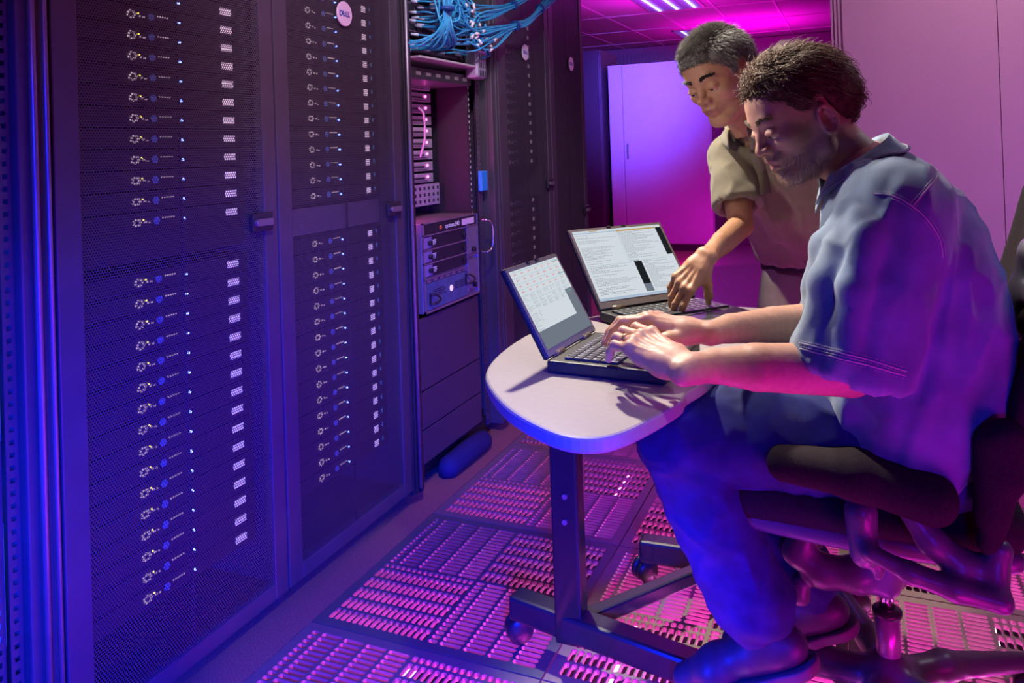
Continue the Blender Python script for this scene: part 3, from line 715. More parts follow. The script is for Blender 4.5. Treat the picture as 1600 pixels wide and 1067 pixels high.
K2 = at_z(1000, 838, .115); F2a = V((K2.x, K2.y, 0)); d2 = (c2-F2a).normalized()
child(mesh_obj('foot', bar(F2a, c2+d2*.3, .055, .058, .115), BLACK, None, bevel=.008), tb)
child(box('column', (c2.x-.032, c2.y-.025, .05), (c2.x+.032, c2.y+.025, TT-.03), STEEL, None, .006), tb)
def caster(parent, p, ang, m=BLACK, r=.028):
    bm = bmesh.new(); R = Matrix.Translation((p[0], p[1], r)) @ Matrix.Rotation(ang, 4, 'Z') @ Matrix.Rotation(math.pi/2, 4, 'X')
    for s in (-1, 1):
        lathe(bm, [(.004, s*.003), (r*.8, s*.003), (r, s*.007), (r, s*.016), (r*.8, s*.023), (.004, s*.024)], 20, R)
    o = mesh_obj('castor', bm, m, None, smooth=False); child(o, parent)
    bm = bmesh.new(); tube(bm, catmull([(p[0], p[1], r), (p[0]+.004, p[1], r+.022), (p[0], p[1], r+.038)], 4), .010, 10)
    o2 = mesh_obj('castor_stem', bm, m, None); o2.parent = o
    return o
for p, a in ((F1a+d1*.01, .6), (F1b, .2), (F2a+d2*.01, .9), (c2+d2*.3, .3)): caster(tb, p, a, r=.032)

# ------------------------------------------------------------------ laptops
KEYM = mat('key_black', (.045, .045, .05), .4)
def laptop(o, yaw, lean, W, D, Hl, label, which):
    M = Matrix.Translation((o[0], o[1], TT)) @ Matrix.Rotation(yaw, 4, 'Z')
    t = empty('laptop', label=label, cat='laptop', M=M)
    h = .026
    base = box('base', (0, -D, .003), (W, 0, h), BLACKM, t, .004)
    for x, y in ((.02, -.02), (W-.02, -.02), (.02, -D+.02), (W-.02, -D+.02)): box('rubber_foot', (x-.008, y-.008, 0), (x+.008, y+.008, .003), BLACKM, base)
    box('palm_rest', (.012, -D+.006, h), (W-.012, -D+.085, h+.0012), mat('palm_rest', (.03, .03, .033), .55), base)
    box('touch_pad', (W/2-.032, -D+.022, h+.0012), (W/2+.032, -D+.064, h+.002), BLACK, base)
    for k in range(3): box('track_button', (W/2-.032+k*.022, -D+.067, h+.001), (W/2-.012+k*.022, -D+.077, h+.0035), KEYM, base, .001)
    # keys
    kw = (W-.030)/15; kd = (D-.125)/6
    kp = None
    for r in range(6):
        y = -.030-r*kd
        cells = [1]*15 if r == 0 else ([1]*13+[2] if r in (1, 2) else ([1.5]+[1]*11+[2.5] if r < 5 else [1, 1, 1, 1.2, 5, 1.2, 1, 1, 1, 1.6]))
        x = .015
        for c in cells:
            wd = c*kw
            if kp is None or abs(c-1) > .01:
                kb = bmesh.new(); bx(kb, (-wd/2+.0012, -kd/2+.0012, 0), (wd/2-.0012, kd/2-.0012, .004))
                if c < 3: bx(kb, (-.0026, .0002, .0041), (-.0002, kd/2-.0035, .0043), 1); bx(kb, (.0008, -.001, .0041), (.0022, .001, .0043), 1)
                k_ = mesh_obj('key', kb, [KEYM, mat('key_print', (.6, .6, .6), .6)], base)
                if kp is None and abs(c-1) < .01: kp = k_
            else: k_ = kp.copy(); COL.objects.link(k_); k_.parent = base
            k_.location = (x+wd/2, y-kd/2, h+.0005)
            if r < 5 and c <= 1.01:   # printed legend
                pass
            x += wd
    box('track_point', (W*.5-.004, -.030-3.1*kd, h+.003), (W*.5+.004, -.030-2.9*kd, h+.0075), mat('track_red', (.6, .05, .08), .5), base, .001)
    # lid
    up = V((0, math.sin(lean), math.cos(lean))); nrm = V((0, -math.cos(lean), math.sin(lean)))
    LM = Matrix((V((1, 0, 0)), up, nrm)).transposed().to_4x4(); LM.translation = V((0, -.004, h+.002))
    lid = box('lid', (0, 0, -.011), (W, Hl, 0), BLACKM, t, .003, M=LM)
    fr = bmesh.new(); b = .010; bb = .022 if which == 2 else .016
    for a, c in (((.003, .003, 0), (b, Hl-.003, .002)), ((W-b, .003, 0), (W-.003, Hl-.003, .002)), ((b, .003, 0), (W-b, bb, .002)), ((b, Hl-b, 0), (W-b, Hl-.003, .002))): bx(fr, a, c, 0, LM)
    mesh_obj('bezel', fr, mat('bezel_brown_grey', (.17, .15, .14), .45), lid)
    for x in (.035, W-.075):
        bm = bmesh.new(); tube(bm, [LM @ V((x, .002, -.003)), LM @ V((x+.04, .002, -.003))], .007, 10); mesh_obj('hinge', bm, mat('hinge_metal', (.35, .3, .2), .3, .8), lid)
    for x in (W*.42, W*.58): bm = bmesh.new(); bx(bm, (x-.006, Hl-.006, .0), (x+.006, Hl-.001, .005), 0, LM); mesh_obj('lid_latch', bm, BLACK, lid)
    # screen: emissive picture made of flat coloured areas
    sx0, sx1, sy0, sy1 = b, W-b, bb, Hl-b
    mm = [emis('screen_white', (.74, .80, .86), .86), emis('screen_grey', (.26, .31, .38), .6), emis('screen_black', (.02, .025, .03), .6), emis('screen_text', (.28, .31, .36), .8),
          emis('screen_orange', (.62, .42, .16), .8), emis('screen_blue_bar', (.50, .62, .78), .8), emis('screen_red', (.85, .30, .30), .8), emis('screen_cyan', (.30, .62, .66), .8), emis('screen_pale', (.70, .80, .84), .85)]
    sc = bmesh.new(); lay = [0]
    def rc(u0, v0, u1, v1, mi, z=None):
        z = z if z is not None else .0024
        P = [(sx0+(sx1-sx0)*u, sy1-(sy1-sy0)*v, z) for u, v in ((u0, v1), (u1, v1), (u1, v0), (u0, v0))]
        f = sc.faces.new([sc.verts.new(LM @ V(p)) for p in P]); f.material_index = mi
    def lines(u0, v0, u1, v1, n, mi=3, fill=.7, ln=.62):
        for i in range(n):
            v = v0+(v1-v0)*(i+.3)/n
            if random.random() < .12: continue
            u = u0; end = u0+(u1-u0)*random.choice([.3, .55, .8, .95])*random.uniform(.7, 1)
            while u < end:
                wl = random.uniform(.008, .03); rc(u, v, min(u+wl, u1), v+(v1-v0)/n*.30, mi, .0029); u += wl+.006
    if which == 2:
        rc(0, 0, 1, 1, 0); rc(0, 0, 1, .022, 8, .0026); rc(.18, .004, .27, .018, 4, .0028); rc(.0, .03, .47, .045, 5, .0026)
        lines(.02, .06, .46, .50, 26); rc(.475, .03, .93, .052, 4, .0027); lines(.49, .06, .91, .50, 26)
        rc(.935, .04, 1, .46, 2, .0027); rc(.02, .515, .50, .521, 5, .0027); lines(.03, .53, .50, .93, 20)
        rc(.52, .50, .585, .515, 3, .0028); rc(.525, .515, .61, .84, 2, .0027); rc(.525, .84, .61, .95, 1, .0027)
        lines(.63, .51, .97, .92, 24); rc(.0, .965, 1, 1, 5, .0027); rc(.475, .03, .478, .5, 5, .0027); rc(.47, .503, .97, .508, 5, .0027)
    else:
        rc(0, 0, 1, 1, 1); rc(0, .0, .83, .78, 0, .0026); rc(.83, 0, 1, .44, 0, .0026)
        for i in range(7):
            for j in range(7):
                u = .02+j*.137; v = .02+i*.075; 
                rc(u, v, u+.125, v+.004, 7, .0029)
                if i < 4: rc(u+.04, v+.018, u+.05, v+.05, 6, .0029); rc(u+.05, v+.03, u+.09, v+.037, 6, .0029)
                else: lines(u, v+.01, u+.11, v+.06, 5)
        for j in range(2): rc(.85, .03+j*.18, 1, .045+j*.18, 7, .0029)
        lines(.02, .56, .15, .78, 18); lines(.17, .55, .2, .68, 9)
    scr = mesh_obj('screen', sc, mm, lid)
    return t
lp2 = laptop((-.596, 1.882), .885, .653, .305, .243, .238, 'larger open black laptop farther back with text windows on its screen', 2)
lp1 = laptop((-.560, 1.423), 1.500, .50, .250, .235, .193, 'smaller open black laptop nearest the camera with a table of figures on screen', 1)
# small details on laptop 1 side
SM = lp1.matrix_world
# ------------------------------------------------------------------ surface from distance fields
class Sdf:
    def __init__(s, lo, hi, h):
        s.lo = np.array(lo, float); s.h = h; s.n = np.ceil((np.array(hi)-s.lo)/h).astype(int)+1
        s.v = np.full(s.n, .5, np.float32); s.ax = [s.lo[i]+h*np.arange(s.n[i]) for i in range(3)]
    def win(s, lo, hi):
        a = np.clip(np.floor((np.array(lo)-s.lo)/s.h).astype(int), 0, s.n); b = np.clip(np.ceil((np.array(hi)-s.lo)/s.h).astype(int)+1, 0, s.n)
        sl = tuple(slice(a[i], b[i]) for i in range(3))
        X = s.ax[0][sl[0]][:, None, None]; Y = s.ax[1][sl[1]][None, :, None]; Z = s.ax[2][sl[2]][None, None, :]
        return sl, X, Y, Z
    def comb(s, sl, d, k, sub):
        v = s.v[sl]; d = d.astype(np.float32)
        if v.size == 0: return
        if sub:
            d = -d; h = np.maximum(k-np.abs(v-d), 0)/max(k, 1e-6); s.v[sl] = np.maximum(v, d)+h*h*k*.25
        else:
            h = np.maximum(k-np.abs(v-d), 0)/max(k, 1e-6); s.v[sl] = np.minimum(v, d)-h*h*k*.25
    def cap(s, a, b, ra, rb=None, k=.01, sub=False):
        rb = ra if rb is None else rb; a = np.array(a, float); b = np.array(b, float)
        m = max(ra, rb)+max(k, 3*s.h)+.004
        sl, X, Y, Z = s.win(np.minimum(a, b)-m, np.maximum(a, b)+m); d = b-a; L = max(d@d, 1e-9)
        t = np.clip(((X-a[0])*d[0]+(Y-a[1])*d[1]+(Z-a[2])*d[2])/L, 0, 1)
        q = np.sqrt((X-a[0]-t*d[0])**2+(Y-a[1]-t*d[1])**2+(Z-a[2]-t*d[2])**2)-(ra+(rb-ra)*t)
        s.comb(sl, q, k, sub)
    def chain(s, P, R, k=.01):
        for i in range(len(P)-1): s.cap(P[i], P[i+1], R[i], R[i+1], k)
    def ell(s, c, r, R=None, k=.01, sub=False):
        c = np.array(c, float); r = np.array(r, float); m = r.max()+max(k, 3*s.h)+.004
        sl, X, Y, Z = s.win(c-m, c+m); x, y, z = X-c[0], Y-c[1], Z-c[2]
        if R is not None:
            R = np.array(R, float); x, y, z = (x*R[i][0]+y*R[i][1]+z*R[i][2] for i in range(3))
        k0 = np.sqrt((x/r[0])**2+(y/r[1])**2+(z/r[2])**2); k1 = np.sqrt((x/r[0]**2)**2+(y/r[1]**2)**2+(z/r[2]**2)**2)
        s.comb(sl, k0*(k0-1)/np.maximum(k1, 1e-6), k, sub)
    def mesh(s):
        v = s.v; n = v.shape; neg = v < 0
        c = [neg[i:n[0]-1+i, j:n[1]-1+j, k:n[2]-1+k] for i in (0, 1) for j in (0, 1) for k in (0, 1)]
        cnt = sum(q.astype(np.int8) for q in c); act = (cnt > 0) & (cnt < 8)
        I = np.argwhere(act); idx = -np.ones(act.shape, np.int64); idx[act] = np.arange(len(I))
        acc = np.zeros((len(I), 3)); num = np.zeros(len(I))
        cor = [(i, j, k) for i in (0, 1) for j in (0, 1) for k in (0, 1)]
        val = [v[I[:, 0]+a, I[:, 1]+b, I[:, 2]+d] for a, b, d in cor]
        for a in range(8):
            for b in range(a+1, 8):
                if sum(abs(cor[a][q]-cor[b][q]) for q in range(3)) != 1: continue
                va, vb = val[a], val[b]; m = (va < 0) != (vb < 0)
                t = np.where(m, va/np.where(m, va-vb, 1), 0)
                p = np.array(cor[a])[None]+t[:, None]*(np.array(cor[b])-np.array(cor[a]))[None]
                acc += p*m[:, None]; num += m
        P = s.lo+(I+acc/num[:, None])*s.h
        faces = []
        for axq in range(3):
            o1, o2 = [(1, 2), (2, 0), (0, 1)][axq]
            sh = [slice(1, n[q]-1) for q in range(3)]; sh[axq] = slice(0, n[axq]-1)
            a = neg[tuple(sh)]; sh2 = list(sh); sh2[axq] = slice(1, n[axq]); b = neg[tuple(sh2)]
            E = np.argwhere(a != b)
            off = np.array([sh[q].start for q in range(3)]); E0 = E+off
            flip = a[tuple(E.T)]
            u = np.zeros(3, int); u[o1] = 1; w_ = np.zeros(3, int); w_[o2] = 1
            q = [idx[tuple((E0-u-w_).T)], idx[tuple((E0-w_).T)], idx[tuple(E0.T)], idx[tuple((E0-u).T)]]
            F = np.stack(q, 1); F[~flip] = F[~flip][:, ::-1]; faces.append(F)
        F = np.concatenate(faces); F = F[(F >= 0).all(1)]
        return P, F
def np_mesh(name, parts, m, parent=None, colors=None, smooth=True):
    """parts: list of (verts, faces); one mesh"""
    vs, fs, o = [], [], 0
    for P, F in parts: vs.append(P); fs.append(F+o); o += len(P)
    P = np.concatenate(vs); me = bpy.data.meshes.new(name)
    ks = {F.shape[1] for F in fs}
    if len(ks) == 1:
        F = np.concatenate(fs); k = F.shape[1]
        me.vertices.add(len(P)); me.vertices.foreach_set('co', P.astype(np.float32).ravel())
        me.loops.add(F.size); me.loops.foreach_set('vertex_index', F.ravel().astype(np.int32))
        me.polygons.add(len(F)); me.polygons.foreach_set('loop_start', (np.arange(len(F))*k).astype(np.int32))
        me.update(calc_edges=True)
    else: me.from_pydata([tuple(p) for p in P], [], [list(f) for F in fs for f in F])
    me.polygons.foreach_set('use_smooth', [smooth]*len(me.polygons))
    if colors is not None:
        a = me.color_attributes.new('tint', 'FLOAT_COLOR', 'POINT'); c = np.ones((len(P), 4), np.float32); c[:, :3] = colors; a.data.foreach_set('color', c.ravel())
    for k in (m if isinstance(m, (list, tuple)) else [m]): me.materials.append(k)
    me.update()
    return link(bpy.data.objects.new(name, me), parent)
def smooth_pts(P, F, it=2):
    n = len(P)
    E = np.concatenate([F[:, [0, 1]], F[:, [1, 2]], F[:, [2, 3]], F[:, [3, 0]]])
    for _ in range(it):
        acc = np.zeros_like(P); c = np.zeros(n)
        for a, b in ((0, 1), (1, 0)):
            for q in range(3): acc[:, q] += np.bincount(E[:, a], P[E[:, b], q], n)
            c += np.bincount(E[:, a], minlength=n)
        P = P*.4+.6*acc/np.maximum(c, 1)[:, None]
    return P
def vnormals(P, F):
    N = np.cross(P[F[:, 2]]-P[F[:, 0]], P[F[:, 3]]-P[F[:, 1]]); A = np.zeros_like(P)
    for j in range(4):
        for q in range(3): A[:, q] += np.bincount(F[:, j], N[:, q], len(P))
    return A/np.maximum(np.linalg.norm(A, axis=1), 1e-12)[:, None]
def fnoise(P, f, seed=0, octv=3):
    r = np.random.default_rng(seed); out = np.zeros(len(P)); a = 1
    for o in range(octv):
        for _ in range(4):
            k = r.normal(size=3); k = k/np.linalg.norm(k)*f*(1.9**o)*r.uniform(.7, 1.3); q = r.normal(size=3); q = q/np.linalg.norm(q)*f*.6*(1.9**o)
            out += a*np.sin(P@k+r.uniform(0, 6.28)+1.3*np.sin(P@q+r.uniform(0, 6.28)))/4
        a *= .5
    return out
def pz(px, py, zc): d = ray(px, py); return CC+d*zc
def A(v): return np.array(v, float)

# ------------------------------------------------------------------ office chair
CY = 1.66
chx = at_y(1386, 950, 1.70).x; hub = V((chx, 1.70, 0))
ch = empty('office_chair', hub, 'dark ergonomic office chair under the seated man, with padded arms and a curved back', 'office chair')
CFAB = mat('chair_fabric', (.022, .014, .020), .9, 0, .6, 500, .6, 900, spec=.2)
CSHELL = mat('chair_shell', (.09, .08, .11), .35)
def sdf_obj(name, S, m, parent, sm=1, disp=None, colors=None):
    P, F = S.mesh(); P = smooth_pts(P, F, sm)
    if disp is not None: P = P+vnormals(P, F)*disp(P)[:, None]
    return child(np_mesh(name, [(P, F)], m, None, colors), parent)
# seat
sf = at_y(1090, 765, 1.45); sb = at_y(1500, 745, 1.45)
print('seat front', sf, 'back', sb)
S = Sdf((-.45, 1.35, .36), (.35, 2.0, .70), .007)
zse = .525
for k in range(15):
    t = k/14; x = -.28+t*.48; z = zse-.012*math.sin(t*3.1)-.02*t-(.03*(1-t)**4)
    S.cap((x, 1.49, z), (x, 1.86, z), .038, .038, .03)
sdf_obj('seat', S, CFAB, ch)
S = Sdf((-.45, 1.35, .30), (.35, 2.0, .62), .006)
for k in range(25):
    t = k/24; x = -.29+t*.50; z = .482-.02*t-.012*math.sin(t*3.1)
    S.cap((x, 1.475, z), (x, 1.87, z), .018, .018, .02)
sdf_obj('seat_pan', S, CSHELL, ch)
# backrest: curved shell
BX = [at_y(*q, 1.66) for q in ((1676, 300), (1656, 380), (1632, 460), (1606, 540), (1576, 610), (1544, 668), (1516, 720))]
S = Sdf((-.05, 1.35, .35), (.75, 2.0, 1.15), .008)
for i in range(len(BX)-1):
    for t in (0, .2, .4, .6, .8):
        p = BX[i]*(1-t)+BX[i+1]*t; hw = .17+.03*math.sin((i+t)/6*3.1)
        for k in range(6):
            a = -1+2*k/6; b_ = -1+2*(k+1)/6
            S.cap((p.x-.045*a*a+.025, 1.66+a*hw, p.z), (p.x-.045*b_*b_+.025, 1.66+b_*hw, p.z), .022, .022, .02)
sdf_obj('backrest', S, CFAB, ch)
S = Sdf((-.05, 1.35, .30), (.80, 2.0, 1.15), .008)
prof = [at_y(*q, 1.55) for q in ((1650, 420), (1634, 490), (1610, 570), (1576, 640), (1550, 700), (1535, 760))]
for i in range(len(prof)-1):
    S.cap((prof[i].x+.012, 1.56, prof[i].z), (prof[i+1].x+.012, 1.56, prof[i+1].z), .030, .030, .02); S.cap((prof[i].x+.012, 1.76, prof[i].z), (prof[i+1].x+.012, 1.76, prof[i+1].z), .03, .03, .02)
    S.cap((prof[i].x+.012, 1.56, prof[i].z), (prof[i].x+.012, 1.76, prof[i].z), .02, .02, .03)
sdf_obj('back_frame', S, CSHELL, ch)
# lumbar pod
YN = 1.405
S = Sdf((-.1, 1.3, .15), (.6, 1.75, .75), .006)
def q_(px, py, y=YN): return A(at_y(px, py, y))
S.cap(q_(1574, 680), q_(1578, 745), .026, .024, .02); S.cap(q_(1545, 690), q_(1545, 800), .022, .022, .02); S.cap(q_(1572, 745), q_(1545, 850), .02, .018, .02)
sdf_obj('back_pivot', S, CFAB, ch)
# arms: near one measured, far one mirrored
def arm(yn, sgn, name_l):
    o = lambda p, dy=0: A((p[0], yn+sgn*dy, p[2]))
    S = Sdf((-.35, yn-.12, .2), (.45, yn+.12, .7), .005)
    a, b, c_ = q_(1225, 722), q_(1340, 742), q_(1455, 778)
    for dy in (-.014, .014): S.cap(o(a, dy), o(b, dy), .026, .033, .02); S.cap(o(b, dy), o(c_, dy), .033, .037, .02)
    ar = sdf_obj('arm_pad', S, CFAB, ch, 1)
    S = Sdf((-.35, yn-.15, .12), (.5, yn+.35, .7), .005)
    pts = [q_(1420, 800), q_(1455, 845), q_(1500, 882), q_(1550, 895), q_(1563, 860)]
    S.chain([o(p) for p in pts], [.016, .022, .024, .022, .018], .01)
    pts = [q_(1360, 850), q_(1420, 880), q_(1490, 905), q_(1560, 925)]
    S.chain([o(p, -.03) for p in pts], [.012, .016, .018, .016], .01)
    S.cap(o(q_(1560, 925), -.03), o(q_(1555, 880)), .014, .014, .01)
    S.cap(o(q_(1345, 800)), o(q_(1350, 865)), .026, .022, .02); S.cap(o(q_(1372, 885)), o(q_(1372, 900)), .012, .008, .01)
    sdf_obj('arm_support', S, CSHELL, ch, 1)
arm(YN, 1, 'near'); arm(2*1.66-YN, -1, 'far')
# mechanism
S = Sdf((-.35, 1.45, .12), (.35, 1.9, .46), .006)
def m_(px, py, y=1.62): return A(at_y(px, py, y))
S.chain([m_(1385, 880), m_(1340, 898), m_(1285, 892), m_(1245, 862), m_(1262, 830)], [.026, .030, .028, .024, .022], .02)
S.cap(m_(1385, 880), m_(1385, 912), .030, .026, .02); S.cap((chx, 1.68, .32), (chx, 1.66, .44), .045, .07, .03); S.cap(m_(1250, 915), m_(1250, 930), .018, .02, .02)
sdf_obj('tilt_mechanism', S, CSHELL, ch, 1)
bm = bmesh.new(); lathe(bm, [(.014, .18), (.014, .36)], 20, Matrix.Translation((hub.x, hub.y, 0))); child(mesh_obj('gas_lift', bm, CHROME), ch)
bm = bmesh.new(); lathe(bm, [(.022, .10), (.022, .215)], 24, Matrix.Translation((hub.x, hub.y, 0))); child(mesh_obj('outer_column', bm, mat('violet_column', (.5, .45, .55), .3, .5)), ch)
bm = bmesh.new(); lathe(bm, [(.022, .215), (.027, .218), (.027, .226), (.016, .230)], 24, Matrix.Translation((hub.x, hub.y, 0))); child(mesh_obj('collar_ring', bm, BLACK), ch)
S = Sdf((-.55, 1.1, .0), (.6, 2.3, .20), .006)
S.cap((hub.x, hub.y, .07), (hub.x, hub.y, .115), .055, .035, .02)
e0 = at_z(1130, 1005, .085); a0 = math.atan2(e0.y-hub.y, e0.x-hub.x)
for k in range(5):
    a = a0+k*2*math.pi/5; e = (hub.x+.32*math.cos(a), hub.y+.32*math.sin(a), .075); md = (hub.x+.12*math.cos(a), hub.y+.12*math.sin(a), .098)
    S.cap((hub.x, hub.y, .095), md, .032, .026, .02); S.cap(md, e, .026, .018, .02)
sdf_obj('star_base', S, CSHELL, ch, 1)
for k in range(5):
    a = a0+k*2*math.pi/5; caster(ch, (hub.x+.315*math.cos(a), hub.y+.315*math.sin(a)), a+.8*k, r=.03)
# ------------------------------------------------------------------ people
NR, NU, NB = A(CR), A(CU), -A(CF)
def rub(r, u, b): v = NR*r+NU*u+NB*b; return v/np.linalg.norm(v)
SKIN = None
def skin_mat(name):
    m = mat(name, (.6, .4, .3), .48, 0, .10, 90, .10, 900, vcol=True)
    b = m.node_tree.nodes['Principled BSDF']; b.inputs['Subsurface Weight'].default_value = .0
    return m
def head_sdf(o):
    """head in its own frame: x forward, y to the person's left, z up; metres"""
    S = Sdf((-.15, -.115, -.19), (.155, .115, .15), .0023)
    S.ell((-.012, 0, .028), (.103, .077, .087), k=.01); S.ell((-.050, 0, -.006), (.062, .066, .068), k=.02)
    S.ell((.030, 0, .030), (.061, .066, .068), k=.02)
    S.ell((.030, 0, -.045), (.062, .058, .085), k=.03)             # face mass
    for s in (-1, 1):
        S.cap((-.012, s*.060, -.030), (.006, s*.054, -.080), .017, .016, .02)   # jaw angle
        S.cap((.006, s*.054, -.080), (.068, s*.018, -.112), .016, .016, .02)
        S.ell((.058, s*.046, -.030), (.022, .018, .018), k=.02)      # cheekbone
    S.ell((.068, 0, -.110), (.021, .023, .019), k=.018)             # chin
    S.cap((.080, -.030, .014), (.080, .030, .014), .011, .011, .016)  # brow
    for s in (-1, 1):
        S.ell((.096, s*.032, -.010), (.014, .017, .013), k=.014, sub=True)
    S.chain([(.083, 0, .012), (.094, 0, -.012), (.1080, 0, -.038)], [.0080, .0078, .0098], .010)
    S.ell((.099, 0, -.043), (.013, .015, .009), k=.008)
    for s in (-1, 1):
        S.ell((.097, s*.013, -.041), (.011, .0075, .0085), k=.006)
        S.ell((.104, s*.0075, -.049), (.005, .004, .004), k=.003, sub=True)
    S.ell((.080, 0, -.066), (.020, .028, .022), k=.014)             # mouth mound
    dz = o.get('open', .0)
    S.cap((.094, -.020, -.068), (.098, 0, -.0665), .0045, .0060, .004); S.cap((.094, .020, -.068), (.098, 0, -.0665), .0045, .0060, .004)
    S.cap((.091, -.017, -.079-dz), (.095, 0, -.080-dz), .0048, .0070, .004); S.cap((.091, .017, -.079-dz), (.095, 0, -.080-dz), .0048, .0070, .004)
    S.cap((.104, -.021, -.0728-dz/2), (.104, .021, -.0728-dz/2), .0022+dz*.5, .0022+dz*.5, .003, sub=True)
    # lids over the eyes, looking down
    for s in (-1, 1):
        S.ell((.0795, s*.032, -.008), (.0145, .0170, .0130), k=.004)
        S.cap((.096, s*.032-.012, -.0140), (.096, s*.032+.012, -.0140), .0024, .0024, .002, sub=True)
        S.cap((.0905, s*.032-.014, -.0085), (.0930, s*.032, -.0070), .0022, .0026, .002); S.cap((.0905, s*.032+.014, -.0085), (.0930, s*.032, -.0070), .0022, .0026, .002)
    # ears
    for s in (-1, 1):
        c = A((-.008, s*.0752, -.026)); n = A((.25, -s*.9, 0)); 
        S.ell(c, (.014, .0068, .026), k=.006)
        rim = []
        for k in range(15):
            a = math.radians(-115+k*20.5); rx = .0165; rz = .0285
            if k > 10: rx *= 1-.06*(k-10); 
            rim.append((c[0]-rx*math.cos(a)*1.0, c[1]+s*(.0100 if a < 2 else .006)+s*.002*math.cos(a), c[2]+rz*math.sin(a)))
        S.chain(rim, [.0038]*len(rim), .004)
        S.ell((c[0]-.000, c[1]+s*.0105, c[2]+.000), (.0095, .0080, .0140), k=.004, sub=True)
        S.ell((c[0]+.004, c[1]+s*.005, c[2]-.025), (.0075, .0040, .0075), k=.005)
        S.cap((c[0]+.013, c[1]+s*.006, c[2]-.006), (c[0]+.013, c[1]+s*.004, c[2]+.004), .0035, .003, .003)
        S.chain([(c[0]-.003, c[1]+s*.009, c[2]+.018), (c[0]-.009, c[1]+s*.008, c[2]+.008), (c[0]-.008, c[1]+s*.007, c[2]-.009)], [.003, .003, .0025], .004)
    # neck
    nb = A(o['neck'])
    S.cap((-.030, 0, -.050), nb, .050, .058, .03)
    for s in (-1, 1): S.cap((-.035, s*.050, -.045), nb+A((.03, -s*.03, 0)), .014, .016, .02)
    S.cap((.030, 0, -.10), nb+A((.035, 0, .01)), .022, .030, .025)
    P, F = S.mesh(); P = smooth_pts(P, F, 1); return P, F
def squash(P, q=.95): P = P.copy(); m = (P[:, 2] < -.01) & (P[:, 0] > -.02); w_ = np.clip((P[:, 0]+.02)/.03, 0, 1); P[:, 2] = np.where(m, P[:, 2]+(-.01-P[:, 2])*(1-q)*w_, P[:, 2]); return P
def head_colors(P, skin, lip, beard=None, ear=None):
    C = np.tile(A(skin), (len(P), 1)); x, y, z = P.T
    def mixin(w, col): 
        w = np.clip(w, 0, 1)[:, None]; C[:] = C*(1-w)+A(col)*w
    if beard is not None:
        n = fnoise(P, 420, 3, 1)*.25
        d = np.maximum(np.maximum((x-.10)*-1-.085, 0)*30, 0)
        low = 1-np.clip((z+.075+np.clip(.055-x, 0, .1)*-.35)/.018, 0, 1)      # jaw and chin
        mst = np.exp(-((z+.057)/.008)**2)*(x > .075)*(np.abs(y) < .034)
        w = np.clip(low*(x > .0)*(z > -.15)+mst, 0, 1)*np.clip(.62+n, 0, 1)
        mixin(w, beard)
    w = np.exp(-(((z+.0735)/.0105)**2+(y/.022)**2)**2)*(x > .088); mixin(w*1.1, lip)
    w = np.exp(-(((x+.008)/.03)**2+((z+.006)/.04)**2)**3)*(np.abs(y) > .072)
    if ear is not None: mixin(w*.8, ear)
    # cheeks and nose a little redder
    w = .25*np.exp(-(((x-.11)/.02)**2+(y/.02)**2+((z+.04)/.02)**2)); mixin(w, lip)
    return C
